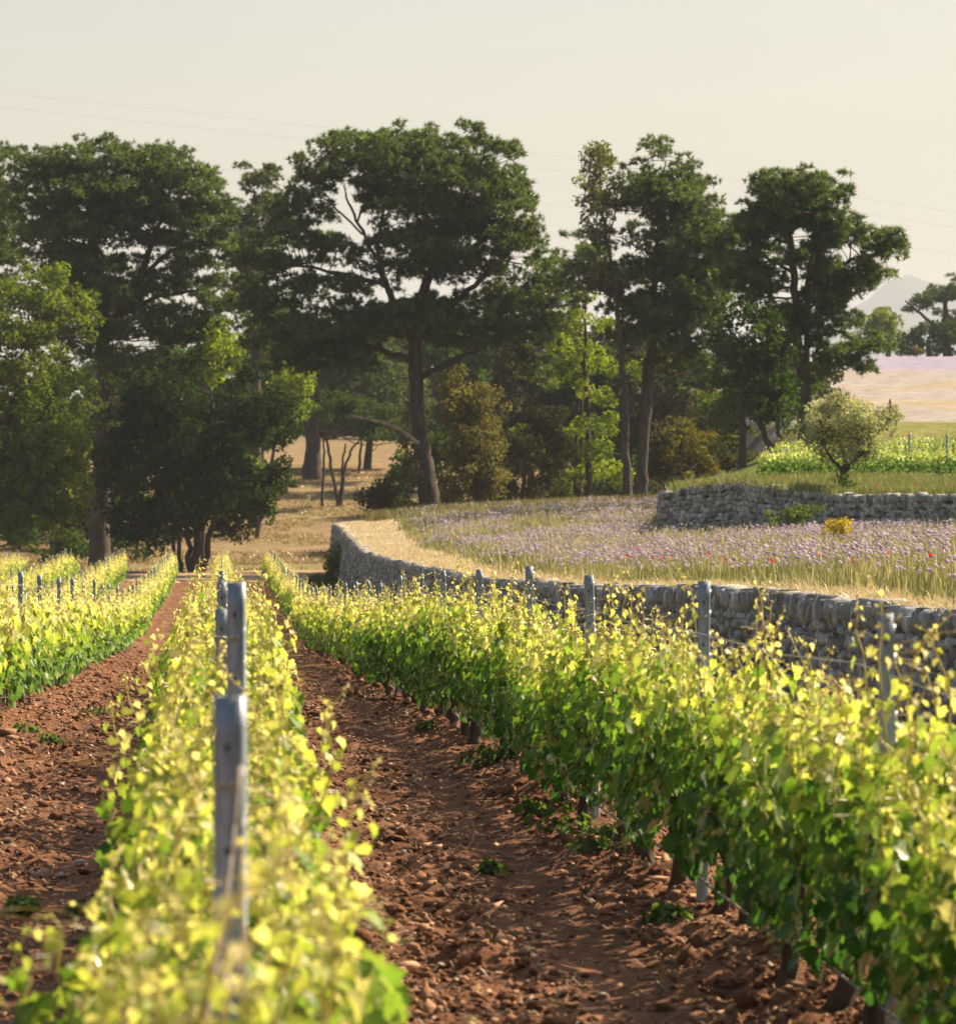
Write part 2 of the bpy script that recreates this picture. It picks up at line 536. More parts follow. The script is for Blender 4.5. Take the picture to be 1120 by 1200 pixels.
def stone_wall(pts, ztop, zbot, rng, top_upright=True, sw=0.21, sh=0.115):
    """pts: polyline (x,y) with the face on its left hand; heights per point"""
    mb = MB()
    pts = np.asarray(pts, float)
    seg = np.linalg.norm(np.diff(pts, axis=0), axis=1); s = np.concatenate([[0], np.cumsum(seg)])
    tot = s[-1]
    at = lambda q: np.array([np.interp(q, s, pts[:, 0]), np.interp(q, s, pts[:, 1])])
    zt = lambda q: float(np.interp(q, s, ztop)); zb = lambda q: float(np.interp(q, s, zbot))

    def frame(q):
        a = at(max(q - 0.3, 0)); b = at(min(q + 0.3, tot)); t = unit(b - a)
        return np.array([t[0], t[1], 0.0]), np.array([-t[1], t[0], 0.0])
    hmax = max(np.array(ztop) - np.array(zbot))
    # dirty stone core, coloured darker for the shadow in the open joints
    qs = np.linspace(0, tot, int(tot / 0.6) + 2)
    prof = []
    for q in qs:
        ax, ay = frame(q); p = np.array([*at(q), 0.0])
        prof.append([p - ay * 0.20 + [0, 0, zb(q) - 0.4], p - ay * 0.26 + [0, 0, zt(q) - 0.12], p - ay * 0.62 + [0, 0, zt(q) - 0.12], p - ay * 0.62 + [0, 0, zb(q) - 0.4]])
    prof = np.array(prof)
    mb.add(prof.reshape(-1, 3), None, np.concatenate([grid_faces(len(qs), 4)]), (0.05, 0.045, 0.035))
    h = 0.0
    top_h = 0.25 if top_upright else 0.16
    while h < hmax:
        ch = sh * rng.uniform(0.6, 1.6)
        q = rng.uniform(0, 0.2)
        while q < tot:
            w = sw * rng.uniform(0.5, 1.6)
            zz = zt(q) - top_h - h - ch / 2
            if zz > zb(q) - 0.25:
                ax, ay = frame(q + w / 2)
                base = rng.choice([0.30, 0.38, 0.46, 0.22]) * rng.uniform(0.8, 1.2)
                col = base * np.array([1.0, 0.975, 0.93])
                hh = ch * rng.uniform(0.9, 1.25)
                c = np.array([*at(q + w / 2), zz + rng.normal(0, 0.025)]) + ay * (rng.normal(0, 0.025) - 0.11 + 0.06 * min(h, 2.0))
                add_stone(mb, c, ax, ay, np.array([0, 0, 1.0]), np.array([w * 0.46, 0.15, hh * 0.44]), rng, col, rng.normal(0, 0.22))
            q += w
        h += ch
    q = 0.0
    while q < tot:                                  # cap course of stones set on edge
        w = 0.16 * rng.choice([.5, .7, .9, 1.2, 1.7])
        ax, ay = frame(q + w / 2)
        hh = top_h * rng.uniform(0.6, 1.2)
        base = rng.uniform(0.22, 0.46)
        col = base * np.array([1.0, 0.975, 0.93])
        c = np.array([*at(q + w / 2), zt(q) - hh / 2 + rng.normal(0, 0.035)]) + ay * (-0.16 + rng.normal(0, 0.02))
        add_stone(mb, c, ax, ay, np.array([0, 0, 1.0]), np.array([w * 0.46, 0.19, hh * 0.5]), rng, col, rng.normal(0.08, 0.17))
        q += w
    return mb


rng = np.random.default_rng(11)
wd = np.concatenate([np.linspace(22, 40, 10), np.linspace(42, 205, 90)])
wx = np.interp(wd, WD_, WL_) - 0.06 * wd
pts = [(x, y) for x, y in zip(wx, wd)]
ztop = list(ZC + np.interp(wd, RD, RZ) + 0.03); zbot = list(ZC + zv(wd))
ztop = [z + 0.06 * float(fbm(np.array(y * 0.4), np.array(0.0), 91, 2)) for z, y in zip(ztop, wd)]
xe = wx[-1]
for (ox, oy) in ((0.15, 206.2), (0.6, 207.3), (1.6, 208.4), (3.4, 209.2), (6.0, 209.6)):
    pts.append((xe + ox, oy)); ztop.append(ZC - 0.99); zbot.append(ZC - 3.75)
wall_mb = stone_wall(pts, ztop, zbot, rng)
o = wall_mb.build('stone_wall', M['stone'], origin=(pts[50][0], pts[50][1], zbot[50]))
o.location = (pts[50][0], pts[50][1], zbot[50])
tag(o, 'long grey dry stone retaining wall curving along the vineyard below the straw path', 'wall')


# face towards the camera: polyline runs so that its left hand is -y -> from right to left
def wall2_build(p0, p1, name, label, push=0.0):
    pp = np.linspace(p1, p0, 50)
    dw = np.interp(pp, W2PX, W2D) - push
    pts = [((p - PXC) * d / F, d) for p, d in zip(pp, dw)]
    if p0 < 780:
        pts.append((pts[-1][0] - 0.1, pts[-1][1] + 0.7)); pts.append((pts[-1][0] + 0.3, pts[-1][1] + 3.5)); pp = np.concatenate([pp, [p0, p0]])
    top = ZC + np.interp(pp, W2PX, W2T) + 0.05
    bot = []
    for (x, y) in pts:
        t = x + 0.06 * y - np.interp(y, WD_, WL_)
        bot.append(ZC + float(terrace_rel(np.array(y - 0.5), np.array(t))) - 0.1)
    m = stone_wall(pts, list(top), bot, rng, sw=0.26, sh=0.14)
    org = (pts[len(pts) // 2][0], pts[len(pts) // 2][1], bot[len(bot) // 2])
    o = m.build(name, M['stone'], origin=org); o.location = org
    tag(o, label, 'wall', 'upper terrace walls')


wall2_build(777, 978, 'stone_wall', 'upper dry stone wall with a raised hump, ending near the tall pine trunks', 0.0)
wall2_build(981, 1900, 'stone_wall', 'straight upper dry stone wall section under the olive tree behind the yellow broom', 0.9)

# ------------------------------------------------------------------ grape vines
LEAF_OUT = np.array([[0, 0], [.22, -.16], [.48, -.10], [.43, .16], [.60, .36], [.39, .51], [.36, .76], [.15, .75], [0, 1.0],
                     [-.15, .75], [-.36, .76], [-.39, .51], [-.60, .36], [-.43, .16], [-.48, -.10], [-.22, -.16]])
_c = np.array([[0, .36]])
LEAF_V = np.concatenate([_c, LEAF_OUT])
LEAF_V = np.stack([LEAF_V[:, 0], LEAF_V[:, 1], 0.35 * np.abs(LEAF_V[:, 0]) - 0.22 * LEAF_V[:, 1] ** 2], 1)
LEAF_T = np.array([[0, i, i % 16 + 1] for i in range(1, 17)])
LOW_OUT = np.array([[0, 0], [.52, -.05], [.5, .5], [0, 1.0], [-.5, .5], [-.52, -.05]])
LOW_V = np.stack([LOW_OUT[:, 0], LOW_OUT[:, 1], 0.3 * np.abs(LOW_OUT[:, 0]) - 0.15 * LOW_OUT[:, 1] ** 2], 1)
LOW_Q = np.array([[0, 1, 2, 3], [0, 3, 4, 5]])


def frames(nrm, updir):
    z = unit(nrm); y = updir - (updir * z).sum(-1, keepdims=True) * z; y = unit(y); x = np.cross(y, z)
    return np.stack([x, y, z], -2)


def put_leaves(mb, pos, nrm, tip, size, col, low=False):
    fr = frames(nrm, tip)
    V = LOW_V if low else LEAF_V
    curl = 1 + .9 * np.sin(np.arange(len(pos)) * 2.39)
    Vn = V[None] * np.stack([np.ones_like(curl), np.ones_like(curl), curl * 1.3], 1)[:, None, :]
    w = np.einsum('ntk,nkj->ntj', Vn, fr) * size[:, None, None] + pos[:, None, :]
    n = len(pos); T = len(V)
    off = (np.arange(n) * T)[:, None, None]
    tone = np.ones(T) if low else np.array([1.18] + [1.05, .95, .93, 1.0, .9, 1.02, .9, 1.04, .92, 1.04, .9, 1.02, .9, 1.0, .93, .95])
    c = col[:, None, :] * tone[None, :, None] * (1 + .10 * np.sin(np.arange(n)[:, None] * 1.7 + np.arange(T)[None] * 2.3))[..., None]
    if low: mb.add(w.reshape(-1, 3), None, (LOW_Q[None] + off).reshape(-1, 4), c.reshape(-1, 3))
    else: mb.add(w.reshape(-1, 3), (LEAF_T[None] + off).reshape(-1, 3), None, c.reshape(-1, 3))


OLD_SHADED, MID, YOUNG, TIP = np.array([.036, .105, .02]), np.array([.13, .22, .028]), np.array([.45, .455, .10]), np.array([.62, .55, .26])  # low leaves: darker with age, canopy shade also put into the colour


def age_light_col(a, rng):
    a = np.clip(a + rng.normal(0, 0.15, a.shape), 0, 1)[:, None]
    c = np.where(a < .45, OLD_SHADED + (MID - OLD_SHADED) * a / .45, np.where(a < .8, MID + (YOUNG - MID) * (a - .45) / .35, YOUNG + (TIP - YOUNG) * (a - .8) / .2))
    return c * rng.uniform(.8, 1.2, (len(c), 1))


def make_vine(seed, low=False, merge_into=None):
    """a vine in its own frame: row along y, z up. Returns (trunk, foliage, shoots) collectors"""
    rng = np.random.default_rng(seed)
    tr, fo, sh = MB(), MB(), MB()
    lean = rng.normal(0, .05, 2)
    head = np.array([lean[0], lean[1], .46 + rng.normal(0, .03)])
    tp = bez((0, 0, -.12), head, (rng.normal(0, .05), rng.normal(0, .05), 0), 7)
    tp[1:-1] += rng.normal(0, .012, (5, 3))
    tube(tr, tp, np.array([.055, .045, .04, .036, .038, .04, .045]) * rng.uniform(.85, 1.15), 7, (.085, .06, .045))
    for sg in (-1, 1):
        ap = bez(head, head + np.array([rng.normal(0, .04), sg * .52, .08]), (0, 0, .05), 5)
        tube(tr, ap, np.linspace(.034, .018, 5), 6, (.09, .062, .045))
    ns = 18 if not low else 12
    for i in range(ns):
        y0 = (i + .5) / ns * 1.16 - .58 + rng.normal(0, .03)
        p0 = np.array([head[0] + rng.normal(0, .02), y0, .50 + .05 * abs(y0) + rng.normal(0, .03)])
        side = rng.choice([-1, 1])
        H = rng.choice([rng.uniform(.42, .62), rng.uniform(.6, .82), rng.uniform(.85, 1.05)], p=[.36, .46, .18])
        outw = side * abs(rng.normal(.10, .08))
        wild = rng.random() < .17
        if wild: outw *= 1.5; H *= .9
        outw = max(-.4 * H, min(.4 * H, outw))
        p1 = p0 + np.array([outw, rng.normal(0, .12), H])
        n = 12
        path = bez(p0, p1, (side * rng.uniform(.02, .16), rng.normal(0, .06), 0), n)
        path[1:-1] += rng.normal(0, .009, (n - 2, 3))
        if H > .55:                                           # the tip nods over
            nod = np.clip((np.linspace(0, 1, n) - .78) / .22, 0, 1) ** 2
            path[:, 0] += nod * np.clip(rng.normal(0, .05), -.08, .08); path[:, 1] += nod * np.clip(rng.normal(0, .05), -.08, .08); path[:, 2] -= nod * rng.uniform(.0, .14)
        t = np.linspace(0, 1, n)
        scol = np.array([.34, .32, .09])[None] * (1 - t[:, None]) + np.array([.78, .68, .34])[None] * t[:, None]  # young tips paler, with their backlit glow also put into the colour
        if not low:
            tube(sh, path, np.linspace(.0060, .0015, n), 5, np.repeat(scol, 5, 0))
        elif rng.random() < .6:
            tube(sh, path[::2], np.linspace(.006, .003, 6), 3, np.repeat(scol[::2], 3, 0))
        L = H
        nl = int(L / (.037 if not low else .07)) + 2
        u = np.linspace(.04, 1.0, nl)
        pos = np.stack([np.interp(u, t, path[:, k]) for k in range(3)], 1)
        ang = np.arange(nl) * math.pi + rng.uniform(0, 6.28) + rng.normal(0, .7, nl)
        absz = pos[:, 2]
        size = np.interp(u, [0, .3, .62, .82, 1], [.088, .094, .070, .036, .015]) * rng.uniform(.65, 1.2, nl) * (.78 if not low else 1.05)
        pet = size * .7
        dirv = np.stack([np.cos(ang), np.sin(ang), np.full(nl, .25) + .6 * u ** 4], 1)
        lp = pos + unit(dirv) * pet[:, None]
        tip = unit(dirv * [1, 1, 0] + rng.normal(0, .25, (nl, 3)) + np.array([0, 0, -1.])[None] * (.9 - .9 * u ** 2)[:, None] + np.array([0, 0, 1.1]) * (u ** 6)[:, None])
        nrm = unit(dirv * [1, 1, 0] * (.75 + .4 * rng.random((nl, 1))) + np.array([0, 0, .8]) + rng.normal(0, .35, (nl, 3)))
        age_light = np.clip((absz - .40) / .75, 0, .9) * .66 + u ** 2.5 * .5 + (.19 if low else 0)  # simple leaves shifted paler, sunlight on the row put into their colour
        put_leaves(fo, lp, nrm, tip, size, age_light_col(age_light, rng), low)
        if not low:
            for k in range(0, nl, 2):
                tube(sh, np.stack([pos[k], lp[k]]), .0014, 3, scol[min(int(u[k] * 11), 11)], cap=False)
            if rng.random() < .8:                             # a tendril
                k = int(n * .75); q = np.linspace(0, 1, 7); r = .05 + .04 * rng.random()
                a0 = rng.uniform(0, 6.28)
                ten = path[k] + np.stack([r * q * 1.6 * np.cos(a0 + q * 3), r * q * 1.6 * np.sin(a0 + q * 3), .1 * q - .05 * q * q], 1)
                tube(sh, ten, .0018, 3, (.45, .36, .12), cap=False)
    # lateral leaves filling the wall of foliage, older, shade-darkened ones low down
    nf = 330 if not low else 130
    z = .17 + .97 * rng.beta(1.35, 1.7, nf)
    wid = .25 * np.sin(np.clip((z - .08) / 1.25, 0, 1) * math.pi) ** .6
    sd = rng.choice([-1, 1], nf)
    pos = np.stack([sd * wid * np.sqrt(rng.random(nf)) + head[0], rng.uniform(-.62, .62, nf), z], 1)
    nrm = unit(np.stack([sd * rng.uniform(.3, 1, nf), rng.normal(0, .45, nf), rng.uniform(.05, .9, nf)], 1))
    tip = unit(np.stack([sd * .4, rng.normal(0, .5, nf), -np.ones(nf)], 1))
    put_leaves(fo, pos, nrm, tip, rng.uniform(.045, .10, nf) * (.88 if not low else 1.25), age_light_col(np.clip((z - .42) / .75, 0, .9) * .70 + (.22 if low else 0), rng), low)  # same paler shift, standing for sun on the simple vines
    return tr, fo, sh


ROWS = [(2.3, 9.5, 'beside the stone wall', 'by the wall'), (0.0, 4.7, 'running down the middle from the two big posts', 'down the middle'),
        (-2.4, 30.0, 'on the far side of the wide bare soil lane', 'across the soil lane'),
        (-4.8, 62.0, 'second row across the soil lane', 'second across the soil lane'), (-7.2, 92.0, 'third row across the soil lane', 'third across the soil lane'),
        (-9.6, 120.0, 'fourth row across the soil lane', 'fourth across the soil lane'), (-12.0, 150.0, 'outermost row across the soil lane', 'outermost across the soil lane')]
NV, LV = 9, 5
near_meshes = []
for k in range(NV):
    tr, fo, sh = make_vine(100 + k)
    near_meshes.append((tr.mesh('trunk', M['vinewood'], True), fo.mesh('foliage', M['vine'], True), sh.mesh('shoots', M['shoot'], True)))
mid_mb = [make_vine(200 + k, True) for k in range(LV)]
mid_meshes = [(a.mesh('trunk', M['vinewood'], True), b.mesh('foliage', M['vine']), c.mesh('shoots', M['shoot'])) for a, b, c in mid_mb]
RZ_ROT = math.atan(0.06)
spots = []
rng = np.random.default_rng(5)
for ri, (L0, d0, lab, gl) in enumerate(ROWS):
    d = d0
    while d < 204.5:
        px = 260 + L0 * F / d
        if -110 < px < 1500:
            spots.append((d, L0 + rng.normal(0, .035), ri))
        d += 1.08
spots.sort()
far_mb = MB()
far_sh = MB()
NEAR_N = 300
for i, (d, L0, ri) in enumerate(spots):
    lab, gl = ROWS[ri][2:]
    x = L0 - .06 * d; z = ZC + float(zv(d)) + .07
    flip = rng.random() < .5
    sc = rng.uniform(.9, 1.1) * (1.06 if ri == 1 else 1.0)
    zs = rng.uniform(.86, 1.12)
    if ri == 1 and d < 14: zs = (.88 if d < 8.2 else .90) if d > 5.6 else 1.0
    rz = RZ_ROT + (math.pi if flip else 0) + rng.normal(0, .05)
    if i < NEAR_N:
        meshes = near_meshes[rng.integers(NV)] if d < 62 and ri != 2 else mid_meshes[rng.integers(LV)]  # row across the lane gets the paler leaves, coloured as its sunlit side
        r = empty('grapevine', (x, d, z), rz)
        r.scale = (sc, 1.0, zs)
        tag(r, 'leafy grapevine in the row ' + lab, 'grapevine', 'grapevines of the row ' + gl)
        for nm, me in zip(('trunk', 'foliage', 'shoots'), meshes):
            link_mesh(nm, me, r)
    else:
        tr, fo, sh = mid_mb[rng.integers(LV)]
        ca, sa = math.cos(rz), math.sin(rz)
        R = np.array([[ca * sc, -sa, 0], [sa * sc, ca, 0], [0, 0, zs]])
        for src in (fo, sh):
            v = np.concatenate(src.v) @ R.T + [x, d, z]
            c = np.concatenate(src.c)
            t = np.concatenate(src.t) if src.t else None
            q = np.concatenate(src.q) if src.q else None
            far_mb.add(v, t, q, c)
o = far_mb.build('distant_vines', M['vine'])
tag(o, 'far leafy ends of the vine rows before the dirt track', 'vines', kind='stuff')

# ------------------------------------------------------------------ posts and wires


def make_post(h, clip):
    """galvanised open profile stake, web towards the camera (-y), hooks along both edges"""
    mb = MB(); w, dp, lip, th = .028, .034, .010, .0025
    prof = np.array([[w - lip, dp], [w, dp], [w, 0], [-w, 0], [-w, dp], [-w + lip, dp],
                     [-w + lip, dp - th], [-w + th, dp - th], [-w + th, th], [w - th, th], [w - th, dp - th], [w - lip, dp - th]])
    n = len(prof); zs = np.linspace(-.35, h, 26)
    col = []
    V = []
    for z in zs:
        V.append(np.concatenate([prof + np.array([0, 0]), np.full((n, 1), z)], 1))
        col.append(np.tile(np.array([.31, .37, .43]) * (1 + .25 * math.sin(z * 9.1) * math.sin(z * 3.3)), (n, 1)))
    V = np.concatenate(V); col = np.concatenate(col)
    q = []
    for k in range(len(zs) - 1):
        for j in range(n):
            q.append([k * n + j, k * n + (j + 1) % n, (k + 1) * n + (j + 1) % n, (k + 1) * n + j])
    top = (len(zs) - 1) * n
    q += [[top + a for a in f] for f in ((0, 1, 10, 11), (1, 2, 9, 10), (2, 3, 8, 9), (3, 4, 7, 8), (4, 5, 6, 7))]
    mb.add(V, None, q, col)
    for z in np.arange(.45, h - .04, .1):                    # pressed hooks on the edges
        for sx in (-1, 1):
            x0 = sx * w
            b = np.array([[x0, .008, z - .018], [x0 + sx * .007, .012, z + .010], [x0 + sx * .007, .020, z + .010], [x0, .024, z - .018], [x0, .008, z + .012], [x0, .024, z + .012]])
            mb.add(b, [[0, 1, 4], [3, 5, 2], [0, 3, 2]], [[1, 2, 5, 4], [0, 2, 1, 1]][:1], (.33, .35, .36))
    for z in np.arange(.3, h - .05, .2):                     # dark punched holes in the web, their rim standing 1 mm proud
        a = np.linspace(0, 2 * math.pi, 9)[:-1]
        ring = np.stack([.0055 * np.cos(a), np.full(8, -.0012), z + .009 * np.sin(a)], 1)
        mb.add(ring, [[0, k + 1, k] for k in range(1, 7)], None, (.05, .05, .05))
    me = mb.mesh('vineyard_post', M['steel'])
    if not clip: return me, None
    cb = MB()
    z = h - .17
    tube(cb, [(-.012, -.004, z - .012), (-.014, -.010, z), (-.004, -.012, z + .006), (.004, -.010, z - .004), (.013, -.010, z + .008), (.014, -.004, z - .010)], .0035, 5, (.75, .68, .5))
    return me, cb.mesh('wire_clip', M['wire'])


POST = make_post(1.60, True)
POST_FAR = (POST[0], None)
ORD = ['nearest', 'second nearest', 'third nearest', 'fourth nearest', 'fifth nearest', 'sixth nearest', 'seventh nearest', 'eighth nearest', 'ninth nearest', 'tenth nearest', 'eleventh nearest', 'twelfth nearest']


def add_post(L0, d, label, group, h=1.6, dz=0.0, tilt=0.0, twist=0.0, name='vineyard_post'):
    x = L0 - .06 * d
    o = link_mesh(name, POST[0])
    o.location = (x, d, ZC + float(zv(d)) + dz)
    o.scale = (1, 1, h / 1.6)
    o.rotation_euler = (rng.normal(0, .012), tilt, twist)
    tag(o, label, 'post', group)
    if d < 60:
        link_mesh('wire_clip', POST[1], o)
    return o


rng = np.random.default_rng(9)
for i in range(33):                                       # the row by the wall
    d = 14.6 + 5.85 * i
    lab = (ORD[i] + ' grey steel post in the row beside the stone wall') if i < 12 else 'small far grey steel post in the row beside the wall'
    o = add_post(2.3, d, lab, 'posts of the row by the wall', 1.6 + rng.normal(0, .02), twist=-.10 + rng.normal(0, .06), tilt=rng.normal(0, .012))
    if i == 0: o.location.x += 0.0
for i in range(34):                                       # the middle row
    d = 8.2 + 5.85 * i
    if i == 0:
        o = add_post(.012, d, 'big blurred short grey steel post in the middle row, nearest of all', 'posts of the middle row', 1.59, twist=-.30)
    elif i == 1:
        o = add_post(.05, d, 'tall grey steel post rising just behind the big blurred one', 'posts of the middle row', 1.70, twist=-.25)
    elif i == 2:
        o = add_post(.0, d, 'grey steel post peeping out behind the tall one, third of the middle row', 'posts of the middle row', 1.50)
    else:
        o = add_post(.0, d, 'grey steel post far along the middle vine row', 'posts of the middle row', 1.55 + rng.normal(0, .02))
for ri, (L0, d0, lab, gl) in enumerate(ROWS[2:]):
    i = 0
    d = {-2.4: 33.2, -4.8: 63., -7.2: 93., -9.6: 118., -12.0: 150.}[L0]
    vis = 0
    while d < 205:
        px = 260 + L0 * F / d
        if px > -8: vis += 1
        if vis <= 5 and L0 == -2.4: l2 = ORD[vis - 1] + ' visible grey steel post in the vine row across the soil lane'
        else: l2 = 'small grey steel post in the vine row ' + gl
        if px > -8:
            add_post(L0, d, l2, 'posts of the row ' + gl, 1.62 + rng.normal(0, .025), twist=rng.normal(.05, .08), tilt=rng.normal(0, .012))
        d += 5.85


def row_line(L0, d0, h, sag, wob, rad, name, label, cat, mat, col, sides=4):
    ds = np.arange(d0, 205, 1.95)
    ph = ((ds - 14.6) / 5.85) % 1.0
    z = ZC + zv(ds) + h - sag * 4 * ph * (1 - ph) + rng.normal(0, wob, len(ds))
    pts = np.stack([L0 - .06 * ds + rng.normal(0, wob * .5, len(ds)), ds, z], 1)
    mb = MB(); tube(mb, pts, rad, sides, col)
    o = mb.build(name, mat, origin=pts[0]); o.location = [float(v) for v in pts[0]]
    tag(o, label, cat)
    return o


row_line(2.27, 9.5, 1.40, .05, .006, .0022, 'trellis_wire', 'thin top trellis wire strung along the posts by the stone wall', 'wire', M['wire'], (.5, .48, .42))
row_line(2.27, 9.5, .56, .0, .004, .0022, 'trellis_wire', 'low trellis wire within the leaves of the row by the wall', 'wire', M['wire'], (.5, .48, .42))
row_line(2.20, 9.5, .30, .05, .008, .0065, 'drip_hose', 'pale drip hose hanging low along the trunks by the stone wall', 'hose', M['plain'], (.20, .19, .17), 6)
row_line(.03, 14.0, 1.42, .04, .006, .0022, 'trellis_wire', 'thin top wire of the middle vine row', 'wire', M['wire'], (.5, .48, .42))
row_line(-2.37, 30, 1.47, .02, .004, .003, 'trellis_wire', 'bright top wire between the posts across the soil lane', 'wire', M['wire'], (.6, .56, .48))
row_line(-2.30, 30, .30, .05, .008, .0065, 'drip_hose', 'dark drip hose low along the row across the soil lane', 'hose', M['plain'], (.12, .11, .10), 6)
# dry cane leaning on the nearest post
mb = MB(); c0 = np.array([.0, 7.35, ZC - 1.0]); 
tube(mb, bez((-.50, 7.7, ZC - .98), (-.452, 8.12, ZC - .50), (.01, 0, .02), 9), np.linspace(.007, .004, 9), 6, (.30, .25, .20))
tag(mb.build('dry_cane', M['vinewood']), 'dry brown cane leaning against the big blurred post', 'cane')

# ------------------------------------------------------------------ trees
PALETTE = {
    'oak_deep': ([.017, .036, .014], [.046, .074, .022]),
    'pine': ([.040, .085, .034], [.135, .178, .052]),
    'pine_gold': ([.065, .095, .022], [.18, .185, .04]),
    'pine_far': ([.05, .085, .035], [.10, .125, .045]),
    'oak': ([.085, .135, .028], [.21, .26, .055]),
    'oak_bright': ([.14, .22, .03], [.30, .36, .06]),
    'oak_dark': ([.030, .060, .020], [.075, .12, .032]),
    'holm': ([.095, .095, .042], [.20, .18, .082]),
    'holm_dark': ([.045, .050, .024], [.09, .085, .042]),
    'olive': ([.19, .205, .125], [.41, .43, .33]),
    'gum': ([.10, .12, .06], [.20, .21, .11]),
    'rust': ([.10, .095, .028], [.20, .165, .048]),
    'shrub': ([.07, .11, .03], [.14, .18, .045]),
}


def needles(mb, pos, up, length, width, per, rng, c0, c1):
    """tufts of fine needle sprays: per blades round each position"""
    n = len(pos)
    p = np.repeat(pos, per, 0); N = len(p)
    d = unit(rng.normal(0, 1, (N, 3)) + np.repeat(up, per, 0) * .9)
    sd = unit(np.cross(d, rng.normal(0, 1, (N, 3))))
    ln = length * rng.uniform(.6, 1.25, N)[:, None]; wd = width * rng.uniform(.7, 1.3, N)[:, None]
    p = p + d * ln * .15
    v = np.stack([p - sd * wd * .5, p + sd * wd * .5, p + d * ln], 1)
    k = np.repeat(rng.random(n), per)[:, None] * .7 + rng.random((N, 1)) * .3
    c = np.asarray(c0) * (1 - k) + np.asarray(c1) * k
    mb.add(v.reshape(-1, 3), np.arange(N * 3).reshape(-1, 3), None, np.repeat(c, 3, 0))


def leaves(mb, pos, out, size, rng, c0, c1, kk):
    N = len(pos)
    nrm = unit(rng.normal(0, 1, (N, 3)) + out * .5 + np.array([0, 0, .5]))
    tip = unit(np.cross(nrm, rng.normal(0, 1, (N, 3))))
    sd = np.cross(nrm, tip)
    s = size * rng.uniform(.6, 1.3, N)[:, None]
    v = np.stack([pos - tip * s * .5, pos + sd * s * .32 + nrm * s * .08, pos + tip * s * .55, pos - sd * s * .32 + nrm * s * .08], 1)
    k = np.clip(kk[:, None] * .6 + rng.random((N, 1)) * .4, 0, 1)
    c = np.asarray(c0) * (1 - k) + np.asarray(c1) * k
    mb.add(v.reshape(-1, 3), None, np.arange(N * 4).reshape(-1, 4), np.repeat(c, 4, 0))


